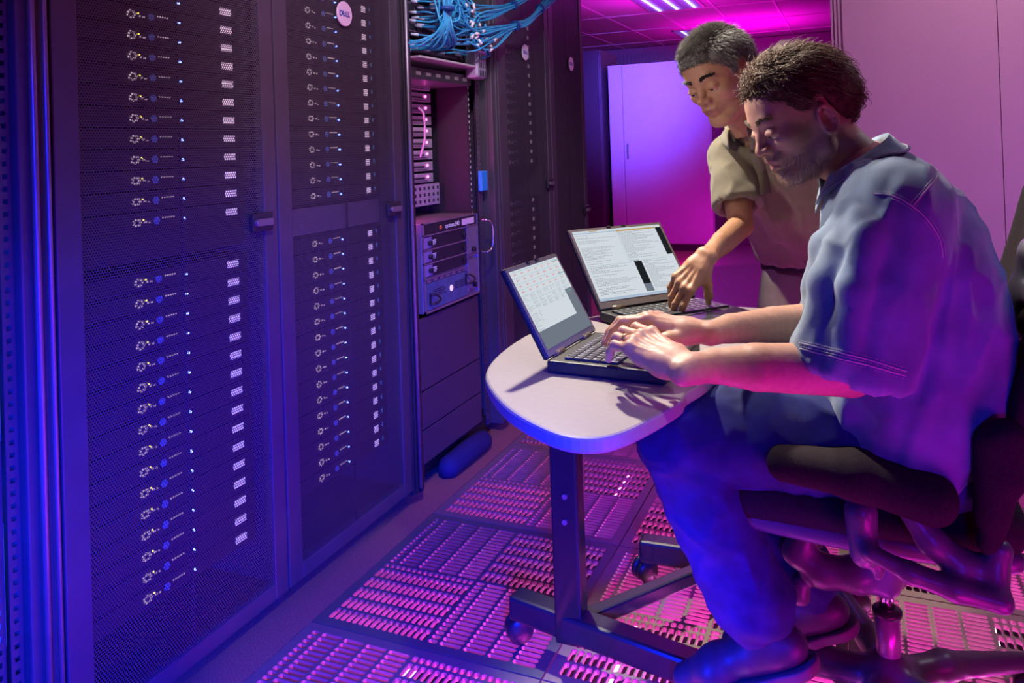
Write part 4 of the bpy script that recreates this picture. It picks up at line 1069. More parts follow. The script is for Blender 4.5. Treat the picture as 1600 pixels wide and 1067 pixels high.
def hand_sdf(W, X, Yt, Z, fingers, thumb, fore, h=.0019, sc=1.0, wr=(.030, .021)):
    """W wrist, X towards the fingers, Yt to the thumb side, Z out of the back. fingers: four (spread, curl1, curl2, curl3)"""
    W = A(W); X, Yt, Z = A(X), A(Yt), A(Z)
    def L(x, y, z): return W+(X*x+Yt*y+Z*z)*sc
    pts = []
    segs = []
    lens = ((.043, .025, .020), (.047, .029, .021), (.043, .027, .020), (.034, .020, .018)); offs = (.028, .009, -.011, -.029); bx_ = (.092, .096, .091, .082)
    rad = ((.0098, .0088, .0080, .0066), (.0100, .0090, .0082, .0068), (.0096, .0086, .0078, .0065), (.0086, .0076, .0070, .0058))
    chains = []
    for i, (sp, c1, c2, c3) in enumerate(fingers):
        p = A((bx_[i], offs[i], .004)); ang = 0; ch_ = [L(*p)]
        for ln, c in zip(lens[i], (c1, c2, c3)):
            ang += math.radians(c); d = A((math.cos(ang)*math.cos(math.radians(sp)), math.cos(ang)*math.sin(math.radians(sp)), -math.sin(ang)))
            p = p+d*ln; ch_.append(L(*p))
        chains.append((ch_, [r*sc for r in rad[i]]))
    tch = [L(*q) for q in thumb]; allp = [q for c, _ in chains for q in c]+tch+[W]+[A(q) for q in fore[0]]
    lo = np.min(allp, 0)-.06; hi = np.max(allp, 0)+.06
    S = Sdf(lo, hi, h)
    for i in range(4):
        S.cap(L(.018, offs[i]*.62, -.001), L(bx_[i]-.004, offs[i], .001), .0145*sc, .0115*sc, .012)
    S.cap(L(.02, .012, -.008), L(.055, .024, -.008), .016*sc, .012*sc, .012); S.cap(L(.02, -.016, -.008), L(.06, -.026, -.006), .014*sc, .011*sc, .012)
    for c, r in chains:
        S.chain(c, r, .0025)
        S.ell(c[1], (r[1]*1.08,)*3, k=.003)
    for i in range(4): S.ell(L(bx_[i]-.001, offs[i], .008), (.0095*sc,)*3, k=.010)     # knuckles
    for i in range(4): S.cap(L(.03, offs[i]*.55, .0125), L(bx_[i]-.005, offs[i], .0125), .0022, .0028, .006)   # tendons
    S.chain(tch, [.0165*sc, .0125*sc, .0108*sc, .0080*sc], .008)
    # wrist and forearm: flattened at the wrist
    fp, fr = fore
    for s in (-1, 1):
        S.cap(L(.022, s*.014, -.001), L(-.02, s*.010, 0), .0185*sc, .0195*sc, .014)
        S.cap(L(-.02, s*.010, 0), A(fp[1]), .0195*sc, fr[1]*.96, .006)
    S.chain([A(q) for q in fp[1:]], fr[1:], .004)
    P, F = S.mesh(); Ps = smooth_pts(P, F, 14); P = smooth_pts(P, F, 1); w_ = np.clip((-((P-W)@X)/sc-.02)/.03, 0, 1)[:, None]; P = P*(1-w_)+Ps*w_
    P = P+vnormals(P, F)*(fnoise(P, 260, 9, 2)*.00035)[:, None]
    return P, F, chains, tch, L
def strands(fn_root, n, length, width, dirf, seed, steps=5, curl=0, cf=1):
    r = np.random.default_rng(seed); V_, F_ = [], []; o = 0
    roots, nrm = fn_root(n, r); n = len(roots)
    Ls = length*r.uniform(.6, 1.15, n)*(lenf(roots) if length > .02 else 1); ph = r.uniform(0, 6.28, n)
    P = roots.copy(); pts = [P.copy()]; D = None
    for s in range(steps):
        d = dirf(P, nrm, s/steps, r if s == 0 else None)
        if s == 0: jit = r.normal(size=(n, 3))*.25
        d = d+jit*.6
        if curl:
            t1 = np.cross(nrm, d); t1 /= np.maximum(np.linalg.norm(t1, axis=1), 1e-9)[:, None]
            a = (ph+s*cf)[:, None]; d = d+curl*(np.cos(a)*t1+np.sin(a)*nrm)
        d /= np.linalg.norm(d, axis=1)[:, None]; P = P+d*(Ls/steps)[:, None]; pts.append(P.copy())
    pts = np.array(pts)                                  # steps+1, n, 3
    side = np.cross(pts[1]-pts[0], nrm); side /= np.maximum(np.linalg.norm(side, axis=1), 1e-9)[:, None]
    up = nrm
    ring = []
    for s in range(steps+1):
        w_ = width*(1-.8*(s/steps)**2)
        ring.append(np.stack([pts[s]+side*w_, pts[s]-side*w_*.5+up*w_*.8, pts[s]-side*w_*.5-up*w_*.8], 1))   # n,3,3
    R = np.stack(ring, 1)                                 # n, steps+1, 3, 3
    verts = R.reshape(-1, 3); base = (np.arange(n)*(steps+1)*3)[:, None]
    q = []
    for s in range(steps):
        for k in range(3):
            k2 = (k+1) % 3; q.append([s*3+k, s*3+k2, (s+1)*3+k2, (s+1)*3+k])
    F = (base[:, :, None]+np.array(q)[None]).reshape(-1, 4)
    return verts, F
def lenf(p): return np.clip((p[:, 2]-hairline(p[:, 0]))/.045, .35, 1)
def hairline(x):   # lowest height of the hair at forward position x
    return np.interp(x, [-.12, -.10, -.075, -.045, -.030, -.022, .012, .022, .03, .045, .062, .078, .10], [-.045, -.060, -.062, -.045, -.012, .028, .030, -.008, -.004, .030, .050, .078, .1])
def scalp_roots(off=-.002, low=0.0, hl=hairline):
    def f(n, r):
        u = r.normal(size=(n*4, 3)); u /= np.linalg.norm(u, axis=1)[:, None]
        c = A((-.012, 0, .028)); rad = A((.103, .077, .087)); p = c+u*rad
        # forehead bulge
        c2 = A((.030, 0, .030)); r2 = A((.061, .066, .068)); v = (p-c2)/r2; k = np.linalg.norm(v, axis=1); m = (k < 1) & (p[:, 0] > .02); p[m] = c2+(v[m]/k[m][:, None])*r2
        lim = hl(p[:, 0])-.02*(np.abs(p[:, 1]) < .045)*(p[:, 0] < -.05)
        ok = p[:, 2] > lim+low
        v = (p-A((-.050, 0, -.006)))/A((.062, .066, .068)); k = np.linalg.norm(v, axis=1); m = (k < 1) & (p[:, 0] < -.02); p[m] = A((-.050, 0, -.006))+(v[m]/k[m][:, None])*A((.062, .066, .068)); ok = p[:, 2] > hl(p[:, 0])-.02*(np.abs(p[:, 1]) < .045)*(p[:, 0] < -.05)+low; p = p[ok][:n]; nn = (p-c)/rad**2; nn /= np.linalg.norm(nn, axis=1)[:, None]
        return p+nn*off, nn
    return f
def hair_cap(th, seed, f=90, amp=.003, hl=hairline):
    S = Sdf((-.15, -.115, -.12), (.13, .115, .17), .003)
    S.ell((-.012, 0, .028), (.103+th, .077+th*.8, .087+th), k=.01); S.ell((-.050, 0, -.006), (.062+th, .066+th, .068+th), k=.02); S.ell((.030, 0, .030), (.059+th*.6, .066+th*.5, .067+th*.6), k=.02)
    X, Y, Z = S.ax[0][:, None, None], S.ax[1][None, :, None], S.ax[2][None, None, :]
    lim = hl(X)+0*Y-.02*(np.abs(Y) < .045)*(X < -.05)
    S.v = np.maximum(S.v, (lim-Z)*.8)
    P, F = S.mesh(); P = smooth_pts(P, F, 2); P = P+vnormals(P, F)*(fnoise(P, f, seed, 3)*amp)[:, None]
    return P, F
def xf(P, M3, o): return P@M3.T+o

# ================= seated man =================
h1 = dict(f=rub(-.89, -.42, .14), u=rub(-.42, .89, 0))
f1 = h1['f']; u1 = h1['u']-f1*(h1['u']@f1); u1 /= np.linalg.norm(u1); l1 = np.cross(u1, f1)
M1 = np.stack([f1, l1, u1], 1); SC1 = .92
ear_t = A(pz(1293, 186, 1.405)); O1 = ear_t-(M1@A((-.008, .083, -.026)))*SC1
neckb1 = A(pz(1352, 268, 1.50)); nl = (M1.T@(neckb1-O1))/SC1
SKIN1 = (.56, .30, .22)
P, F = head_sdf(dict(neck=nl, open=.004)); HEAD1 = (P, F); C = head_colors(P, SKIN1, (.40, .13, .12), (.42, .30, .22), (.60, .26, .20))
parts = [(xf(squash(P)*SC1, M1, O1), F)]; cols = [C]
# left (near) hand
Wl = A(at_z(1060, 570, .790)); Kl = A(at_z(992, 530, .812)); X = Kl-Wl; X /= np.linalg.norm(X)
Yt = A((0, 1, .30)); Yt -= X*(Yt@X); Yt /= np.linalg.norm(Yt); Z = np.cross(X, Yt); Z = -Z if Z[2] < 0 else Z
El = A(at_y(1325, 578, 1.40)); Sl = A(at_y(1408, 335, 1.43)); print('elbow', El, 'wrist', Wl, 'shoulder', Sl)
midf = Wl*.55+El*.45
P, F, ch1, th1, L1 = hand_sdf(Wl, X, Yt, Z, [(3, 10, 40, 20), (0, 12, 40, 20), (-3, 12, 42, 22), (-8, 12, 42, 22)],
    [(.018, .022, -.012), (.048, .046, -.018), (.078, .052, -.026), (.102, .044, -.032)], ([Wl, Wl*.8+El*.2, midf, El, El*.75+Sl*.25+A((0, 0, 0)), El*.45+Sl*.55], [.027, .027, .038, .043, .045, .050]), sc=1.04)
parts.append((P, F)); c = np.tile(A(SKIN1), (len(P), 1)); cols.append(c*(1+.06*fnoise(P, 70, 4, 1))[:, None])
# right (far) hand
Wr = A(at_z(1092, 517, .80)); Kr = A(at_z(1016, 502, .815)); X = Kr-Wr; X /= np.linalg.norm(X)
Yt = A((0, -1, .1)); Yt -= X*(Yt@X); Yt /= np.linalg.norm(Yt); Z = np.cross(X, Yt); Z = -Z if Z[2] < 0 else Z
Er = A(at_y(1315, 500, 1.78)); Sr = A((Sl[0], 1.81, Sl[2]))
P, F, ch2, th2, L2 = hand_sdf(Wr, X, Yt, Z, [(3, 14, 36, 20), (0, 16, 38, 20), (-3, 18, 40, 22), (-8, 18, 40, 22)],
    [(.018, .022, -.010), (.048, .048, -.018), (.078, .056, -.026), (.102, .050, -.034)], ([Wr, Wr*.8+Er*.2, Wr*.5+Er*.5, Er, Er*.7+Sr*.3, Sr], [.026, .027, .036, .041, .045, .05]), sc=1.02)
parts.append((P, F)); c = np.tile(A(SKIN1), (len(P), 1)); cols.append(c*(1+.06*fnoise(P, 70, 4, 1))[:, None])
# trunk, thighs, shins and feet (mostly under the clothes)
YM = 1.62
hipc = A(at_y(1440, 668, YM)); 
KneeN = A(at_y(1050, 672, 1.49)); AnkN = A(at_y(1172, 948, 1.50)); KneeF = A(at_y(1045, 655, 1.76)); AnkF = A(at_y(1245, 900, 1.72))
print('hip', hipc, 'knee', KneeN, 'ankle', AnkN, 'kneeF', KneeF, AnkF)
S = Sdf((-.55, 1.3, 0), (.45, 1.95, 1.2), .010)
sp = [A(pz(1365, 300, 1.52)), A(at_y(1400, 430, YM)), A(at_y(1425, 540, YM)), hipc]
for i in range(3):
    S.cap(sp[i]+A((0, -.07, 0)), sp[i+1]+A((0, -.07, 0)), .085, .085, .04); S.cap(sp[i]+A((0, .07, 0)), sp[i+1]+A((0, .07, 0)), .085, .085, .04)
S.cap(sp[0], neckb1, .07, .055, .05); S.cap(Sl, sp[0], .045, .06, .04); S.cap(Sr, sp[0], .045, .06, .04); S.cap(Sl, El*.4+Sl*.6, .045, .042, .03)
for kn, an, y in ((KneeN, AnkN, -.08), (KneeF, AnkF, .08)):
    S.cap(hipc+A((0, y, 0)), kn, .065, .048, .04); S.cap(kn, an, .045, .030, .03); S.cap(an, an+A((-.02, 0, -.03)), .028, .026, .02)
P, F = S.mesh(); P = smooth_pts(P, F, 2); parts.append((P, F)); cols.append(np.tile(A(SKIN1), (len(P), 1)))
SKM = skin_mat('skin')
man1 = np_mesh('person', parts, SKM, None, np.concatenate(cols))
tag(man1, 'seated bearded person in denim shirt and dark jeans typing on the nearer laptop', 'person')
# eyes
def eyes(M3, O, sc, parent):
    for s in (-1, 1):
        bm = bmesh.new(); bmesh.ops.create_uvsphere(bm, u_segments=20, v_segments=12, radius=.0128*sc)
        c = M3@A((.0800, s*.032, -.0095))*sc+O
        bmesh.ops.translate(bm, verts=bm.verts, vec=V(c)); e = mesh_obj('eye', bm, mat('eye_white', (.75, .70, .68), .2), parent, True)
        d = M3@A((.92, 0, -.38)); d /= np.linalg.norm(d); bm = bmesh.new()
        q = V(d).to_track_quat('Z', 'Y').to_matrix().to_4x4(); q.translation = V(c+d*.0108*sc); lathe(bm, [(.0062*sc, 0), (.0052*sc, .0016*sc), (.0015*sc, .0024*sc)], 16, q)
        mesh_obj('iris', bm, mat('iris_dark', (.05, .03, .02), .15), e)
eyes(M1, O1, SC1, man1)
def local_hair(name, lst, M3, O, sc, m, parent): return np_mesh(name, [(xf(P*sc, M3, O), F) for P, F in lst], m, parent)
def comb1(P, n, t, r):
    bx1 = np.interp(P[:, 0], [-.02, .05, .085], [-1, -.45, .7]); back = np.stack([bx1, .35*np.sign(P[:, 1])*(P[:, 0] > .04), -.15+.3*(P[:, 0] > .05)], 1)
    side = np.sign(P[:, 1])[:, None]*A((0, .35, -.5))[None]*(np.abs(P[:, 1]) > .045)[:, None]
    d = back+side; d = d-n*(d*n).sum(1)[:, None]; return d+n*(.36-.4*t)
H1 = mat('hair_brown', (.13, .068, .042), .62, 0, .5, 60)
def hl1(x): return np.interp(x, [-.12, -.10, -.075, -.045, -.030, -.022, .010, .020, .034, .052, .068, .084, .10], [-.040, -.052, -.052, -.035, -.005, .030, .030, .010, .018, .045, .060, .076, .085])
local_hair('hair', [hair_cap(.006, 2, 70, .005, hl1), strands(scalp_roots(.006, hl=hl1), 9000, .040, .0011, comb1, 11, 6, .32, .9), strands(scalp_roots(.004, low=-.004, hl=hl1), 6000, .0195, .0010, comb1, 17, 4, .4, 1.1), strands(scalp_roots(.009, low=.02, hl=hl1), 4200, .050, .0011, comb1, 12, 6, .5, .9)], M1, O1, SC1, H1, man1)
def surf_roots(maskf, pf):
    Pq, Fq = pf; Nq = vnormals(Pq, Fq); ids = np.where(maskf(Pq, Nq))[0]
    def f(n, r): i = r.choice(ids, n); return Pq[i]+r.normal(0, .0006, (n, 3)), Nq[i]
    return f
def brow_mask(P, N):
    t = (np.abs(P[:, 1])-.012)/.036
    return (t > 0) & (t < 1) & (P[:, 0] > .04) & (np.abs(P[:, 2]-(.0165+.005*np.sin(np.clip(t, 0, 1)*2.6))) < .0042*(1.1-.6*t))
def brow_dir(P, n, t, r): return np.stack([-.3+0*P[:, 0], np.sign(P[:, 1])*1.0, .25+0*P[:, 0]], 1)+n*.25
for sg in (-1, 1): local_hair('eyebrow', [strands(surf_roots(lambda P, N: brow_mask(P, N) & (P[:, 1]*sg > 0), (HEAD1[0], HEAD1[1])), 210, .010, .0005, brow_dir, 5, 3)], M1, O1, SC1, H1, man1)
def beard_roots(n, r):
    out = []
    P, F = HEADP; x, y, z = P.T
    m = (((z < -.070-.0*x) & (z > -.140) & (x > .018)) | ((np.abs(z+.057) < .008) & (x > .078) & (np.abs(y) < .032))) & ~((np.abs(z+.074) < .0115) & (x > .086) & (np.abs(y) < .024)) & (np.abs(y) < .062)
    N = HEADN; i = r.choice(np.where(m)[0], n); return P[i], N[i]
HEADP = head_sdf(dict(neck=nl, open=.004)); HEADN = vnormals(*HEADP)
def beard_dir(P, n, t, r): return n*.6+np.tile(A((.25, 0, -.8)), (len(P), 1))
def squash_l(pf): return squash(pf[0]), pf[1]
local_hair('beard', [squash_l(x) for x in [strands(beard_roots, 2600, .0075, .00035, beard_dir, 8, 2)]], M1, O1, SC1, mat('beard_tan', (.50, .36, .25), .5), man1)
# finger nails
NAIL = mat('nail', (.68, .42, .36), .3)
def nails(chains, tch, Zv, parent, sc=1.0):
    for c, r in chains+[([tch[-2], tch[-1]], [.010, .008])]:
        a, b = A(c[-2]), A(c[-1]); d = b-a; d /= np.linalg.norm(d); n = A(Zv)-d*(A(Zv)@d); n /= np.linalg.norm(n); s = np.cross(d, n)
        M = Matrix((V(d), V(s), V(n))).transposed().to_4x4(); M.translation = V(b+n*(r[-1]*.80)-d*.001)
        bm = bmesh.new(); lathe(bm, [(.0050*sc, -.0008), (.0046*sc, .0008), (.002*sc, .0012)], 12, M @ Matrix.Diagonal((1.15, .95, 1, 1))); mesh_obj('nail', bm, NAIL, parent)
nails(ch1, th1, Z*0+A((0, 0, 1)), man1); nails(ch2, th2, A((0, 0, 1)), man1)
# ring
c, r = ch1[2]; a, b = A(c[0]), A(c[1]); p = a*.55+b*.45; d = b-a; d /= np.linalg.norm(d); bm = bmesh.new()
M = Matrix.Translation(V(p)) @ V(d).to_track_quat('Z', 'Y').to_matrix().to_4x4(); R = []
for k in range(24): th = k*math.pi/12; R.append([M @ V(((.0103+dr)*math.cos(th), (.0103+dr)*math.sin(th), dz)) for dr, dz in ((0, -.0022), (.0012, -.0018), (.0012, .0018), (0, .0022))])
vs = [[bm.verts.new(q) for q in rr] for rr in R]
for k in range(24):
    for j in range(4): bm.faces.new((vs[k][j], vs[(k+1) % 24][j], vs[(k+1) % 24][(j+1) % 4], vs[k][(j+1) % 4])).smooth = True
mesh_obj('ring', bm, mat('gold', (.85, .6, .35), .2, 1), man1)

# shirt of the seated man
def denim(name, col, col2):
    m = mat(name, col, .85, 0, .30, 14, .22, 2200, sheen=.3)
    return m
DEN = denim('denim_shirt_cloth', (.15, .22, .33), None)
S = Sdf((-.30, 1.22, .45), (.42, 2.05, 1.25), .0055)
def slab(pc, r, hw, k=.05, y=YM): S.cap((pc[0], y-hw, pc[2]), (pc[0], y+hw, pc[2]), r, r, k)
CB1 = A(at_y(1338, 250, YM)); CA1 = rub(-.55, .83, -.10)
SPN = [((1366, 300), .054, .020), ((1380, 322), .080, .050), ((1398, 360), .112, .085), ((1412, 420), .125, .075), ((1422, 480), .132, .070), ((1430, 540), .136, .065), ((1428, 590), .138, .065), ((1425, 632), .132, .07), ((1428, 655), .120, .08)]
for q, r, hw in SPN: slab(A(at_y(*q, YM)), r, hw)
sh = A(at_y(1396, 326, 1.47))
S.cap(A(at_y(1378, 324, 1.54)), sh, .052, .070, .04); S.cap(A(at_y(1378, 324, 1.70)), A((sh[0], 1.77, sh[2])), .060, .070, .04)
S.cap(CB1-CA1*.062, CB1-CA1*.058+A((.01, 0, 0)), .070, .070, .02)
# near sleeve: wide, hanging, open at the hem
hem = A(at_y(1333, 562, 1.40)); top = A(at_y(1400, 330, 1.44)); dn = hem-top; dn /= np.linalg.norm(dn)
TS_ = Sdf((-.30, 1.22, .45), (.42, 2.05, 1.25), .0055)
TS_.cap(top, top*.5+hem*.5, .078, .083, .01); TS_.cap(top*.5+hem*.5, hem+dn*.05, .083, .090, .01)
TS_.chain([A(at_y(1330, 360, 1.38)), A(at_y(1295, 440, 1.37)), A(at_y(1272, 535, 1.36))], [.018, .020, .016], .02)
TS_.chain([A(at_y(1360, 370, 1.35)), A(at_y(1335, 450, 1.33)), A(at_y(1318, 560, 1.32))], [.014, .014, .012], .02)
cutc = hem+dn*.012; cn = A((-.28, 0, -.96)); cn /= np.linalg.norm(cn)
X_, Y_, Z_ = S.ax[0][:, None, None], S.ax[1][None, :, None], S.ax[2][None, None, :]
pl = (X_-cutc[0])*cn[0]+(Y_-cutc[1])*cn[1]+(Z_-cutc[2])*cn[2]
TS_.v = np.maximum(TS_.v, pl).astype(np.float32); TS_.cap(top*.3+hem*.7, hem+dn*.09, .074, .084, .003, sub=True)
hr = A(at_y(1325, 500, 1.80)); tr = A((top[0], 1.80, top[2])); S.cap(tr, hr, .075, .085, .03)
def blend(S, T, k=.012): h = np.maximum(k-np.abs(S.v-T.v), 0)/k; S.v = np.minimum(S.v, T.v)-h*h*k*.25
# soft folds: ridges across the body
def ridge(pts, r, k=.02): S.chain([A(at_y(px, py, y)) for px, py, y in pts], [r]*len(pts), k)
ridge([(1330, 330, 1.40), (1300, 390, 1.42), (1285, 450, 1.45), (1275, 520, 1.47)], .020, .02)
ridge([(1350, 350, 1.37), (1325, 420, 1.37), (1300, 500, 1.38)], .016, .02)
ridge([(1455, 400, 1.46), (1450, 450, 1.45), (1475, 520, 1.46)], .020, .03)
ridge([(1420, 600, 1.46), (1470, 590, 1.48), (1520, 560, 1.52)], .018, .03)
ridge([(1430, 560, 1.46), (1480, 530, 1.48), (1530, 490, 1.54)], .016, .03)
ridge([(1330, 640, 1.46), (1400, 640, 1.47), (1480, 620, 1.5)], .020, .03)
# neck opening
S.cap(CB1-CA1*.015, CB1+CA1*.12, .066, .085, .004, sub=True)
blend(S, TS_, .02)
P, F = S.mesh(); P = smooth_pts(P, F, 2)
def folds(P, fx, seed, a): n = fnoise(P*A(fx), 48, seed, 2); return a*((1-np.minimum(np.abs(n)*1.6, 1))**2)
def wr(P, a, fx, seed): 
    r = np.random.default_rng(seed); return a*(1-np.abs(fnoise(P*A(fx), 26, seed, 3)))
N = vnormals(P, F); P = P+N*(wr(P, .010, (1.0, .8, .6), 21)+folds(P, (1, .7, .45), 77, .006)+fnoise(P, 120, 5, 2)*.0008)[:, None]
shirt = np_mesh('denim_shirt', [(P, F)], DEN, man1)
SHP = P; SHN = vnormals(P, F)
# stitched seams laid on the cloth surface
from mathutils.bvhtree import BVHTree
def set_cloth(P, F):
    global TREE
    TREE = BVHTree.FromPolygons([tuple(p) for p in P], [tuple(int(i) for i in f) for f in F])
set_cloth(P, F)
def on_cloth(px, py, zc0=.9, off=.001):
    d = ray(px, py).normalized(); co, n, i, dist = TREE.ray_cast(CC+d*zc0, d)
    if co is None: return None
    if n.dot(d) > 0: n = -n
    return co+n*off
def cloth_line(pts, n=14, zc0=.9, off=.001, it=6):
    L = [on_cloth(q.x, q.y, zc0, off) for q in catmull([(a, b, 0) for a, b in pts], n)]; L = [q for q in L if q is not None]
    for _ in range(it): L = [L[0]]+[(L[i-1]+L[i]*2+L[i+1])/4 for i in range(1, len(L)-1)]+[L[-1]]
    return L
THR = mat('pale_thread', (.52, .50, .52), .8)
def seam_line(pts, name='stitched_seam', gap=.009, w=.0016, r2=.0013):
    P3 = cloth_line(pts)
    bm = bmesh.new(); tube(bm, P3, .0012, 6, cap=False)
    for o in (-1, 1):
        pp = []
        for i, p in enumerate(P3):
            t = (P3[min(i+1, len(P3)-1)]-P3[max(i-1, 0)]).normalized(); s = t.cross(CF).normalized()*gap*.5*o; pp.append(p+s)
        acc = 0
        for i in range(0, len(pp)-1):
            a, b = pp[i], pp[i+1]; L_ = (b-a).length
            if L_ > .03: continue
            nst = max(1, int(L_/.0042))
            for k in range(nst): bx_a = a+(b-a)*(k/nst); tube(bm, [bx_a, bx_a+(b-a)*(.6/nst)], r2*.5, 4)
    mesh_obj(name, bm, THR, shirt)
seam_line([(1365, 303), (1395, 306), (1425, 322), (1450, 345), (1468, 375), (1472, 402)])
seam_line([(1425, 322), (1445, 300), (1464, 275)])
seam_line([(1250, 536), (1300, 548), (1350, 560), (1416, 580)])
seam_line([(1250, 545), (1300, 557), (1350, 569), (1414, 587)])
def collar(CB, CA_, fwd, r0, m, parent, width=.04, tip=.018, gap=18):
    fr = fwd-CA_*(fwd@CA_); fr /= np.linalg.norm(fr); lf = np.cross(CA_, fr)
    bm = bmesh.new(); rows = []; n = 44
    for i in range(n+1):
        th = math.radians(gap+i*(360-2*gap)/n); cs, sn = math.cos(th), math.sin(th); o = fr*cs+lf*sn; row = []
        fwt = max(0, cs)**2
        row.append(CB+o*(r0-.001)-CA_*.03); row.append(CB+o*(r0-.003)+CA_*.004); row.append(CB+o*(r0+.003)+CA_*.009)
        for s_ in (.3, .65, 1.0):
            Ls = (width+tip*fwt)*s_
            for fc in (.2, .35, .5, .6, .7, .8, .9, .97):
                q = CB+o*(r0+.004+Ls*fc)+fr*tip*.6*fwt*s_+CA_*(.009-Ls*math.sqrt(1-fc*fc)); z = 0
                c_, n_, _i, _d = TREE.find_nearest(V(q))
                if (q-A(c_))@A(n_) > .005: break
            row.append(q+CA_*z)
        rows.append([bm.verts.new(V(x)) for x in row])
    for i in range(n):
        for j in range(5): bm.faces.new((rows[i][j], rows[i+1][j], rows[i+1][j+1], rows[i][j+1])).smooth = True
    for _ in range(3):
        for i in range(1, n):
            for j in (3, 4, 5): rows[i][j].co = rows[i][j].co*.5+(rows[i-1][j].co+rows[i+1][j].co)*.25
    edge = [rows[i][5].co*.82+rows[i][4].co*.18 for i in range(n+1)]
    co = mesh_obj('collar', bm, m, parent); md = co.modifiers.new('s', 'SOLIDIFY'); md.thickness = .0028; md.offset = 1
    return co, edge
co, edge = collar(CB1, CA1, f1, .070, DEN, shirt, .042, .022)
bm = bmesh.new(); tube(bm, [V(e)+V(CA1)*.0035 for e in edge], .0011, 6, cap=False); mesh_obj('collar_stitching', bm, THR, co)
# button placket strip at the front
# jeans
JEAN = mat('dark_jeans', (.012, .02, .15), .85, 0, .35, 25, .5, 1300)
S = Sdf((-.62, 1.30, .05), (.38, 2.02, .86), .0062)
for y, kn, an, yh in ((-1, KneeN, AnkN, -.085), (1, KneeF, AnkF, .085)):
    hp = hipc+A((.0, yh, -.008)); md_ = hp*.45+kn*.55
    S.chain([hp, md_+A((0, 0, .004)), kn+A((.02, 0, -.008))], [.094, .082, .078], .012)
    s1 = kn*.6+an*.4; s2 = kn*.25+an*.75
    S.chain([kn+A((.02, 0, -.008)), s1+A((.012, 0, 0)), s2+A((.008, 0, 0)), an+A((.005, 0, .012))], [.078, .070, .066, .068], .008)
S.cap(hipc+A((.02, -.085, 0)), hipc+A((.02, .085, 0)), .10, .10, .04)
S.cap(A(at_y(1400, 640, 1.56)), A(at_y(1400, 640, 1.70)), .10, .10, .04)
P, F = S.mesh(); P = smooth_pts(P, F, 2); N = vnormals(P, F)
lowm = np.clip((.38-P[:, 2])/.2, 0, 1)
P = P+N*(wr(P, .010, (.8, .9, .8), 31)+folds(P, (.8, .8, .8), 78, .006)+lowm*.004*np.sin(P[:, 2]*110+P[:, 0]*30+2*fnoise(P, 15, 3, 1))+fnoise(P, 140, 7, 2)*.0006)[:, None]
jeans = np_mesh('jeans', [(P, F)], JEAN, man1)
# shoes
SHOE = mat('shoe_leather', (.05, .05, .07), .45, 0, .2, 40); SOLE = mat('shoe_sole', (.12, .11, .12), .6); SOCK = mat('sock_pinkish', (.45, .35, .38), .9, 0, .2, 200, .5, 900)
def shoe(an, toe, parent, tilt=0):
    an = A(an); toe = A(toe); d = toe-an; d /= np.linalg.norm(d); z = A((0, 0, 1)); z -= d*(z@d); z /= np.linalg.norm(z); s = np.cross(z, d)
    M3 = np.stack([d, s, z], 1)
    S = Sdf((-.09, -.065, -.11), (.25, .065, .06), .0035)
    S.chain([(-.035, 0, -.055), (.03, 0, -.052), (.11, .004, -.062), (.185, .0, -.072)], [.034, .036, .036, .028], .02)
    S.cap((0, 0, -.02), (-.01, 0, -.05), .038, .036, .02); S.cap((.11, -.012, -.068), (.12, .014, -.068), .032, .032, .02)
    Zx = S.ax[2][None, None, :]; S.v = np.maximum(S.v, (-.092-Zx)+0*S.v).astype(np.float32)
    P, F = S.mesh(); P = smooth_pts(P, F, 1); sh_ = np_mesh('shoe', [(xf(P, M3, an), F)], SHOE, parent)
    S = Sdf((-.10, -.07, -.115), (.26, .07, -.05), .0035)
    S.chain([(-.035, 0, -.085), (.03, 0, -.085), (.11, .004, -.085), (.188, 0, -.085)], [.040, .039, .043, .033], .02)
    Zx = S.ax[2][None, None, :]; S.v = np.maximum(np.maximum(S.v, (-.102-Zx)+0*S.v), (Zx+.082)+0*S.v).astype(np.float32)
    P, F = S.mesh(); np_mesh('sole', [(xf(P, M3, an), F)], SOLE, sh_)
    bm = bmesh.new()
    for k in range(5):
        x = .025+k*.017; tube(bm, catmull([V(an+M3@A((x, -.018, -.022-.004*k))), V(an+M3@A((x+.008, 0, -.012-.0045*k))), V(an+M3@A((x, .018, -.022-.004*k)))], 4), .0018, 6)
    mesh_obj('laces', bm, mat('lace_grey', (.4, .4, .42), .8), sh_)
    S = Sdf((-.07, -.07, -.07), (.07, .07, .11), .004); S.cap((0, 0, -.03), (0, 0, .09), .036, .042, .01)
    P, F = S.mesh(); np_mesh('sock', [(xf(P, np.eye(3), an), F)], SOCK, parent)
shoe(AnkN+A((.01, 0, -.02)), AnkN+A((-.19, .02, -.12)), man1); shoe(AnkF+A((.01, 0, -.02)), AnkF+A((-.19, .0, -.11)), man1)

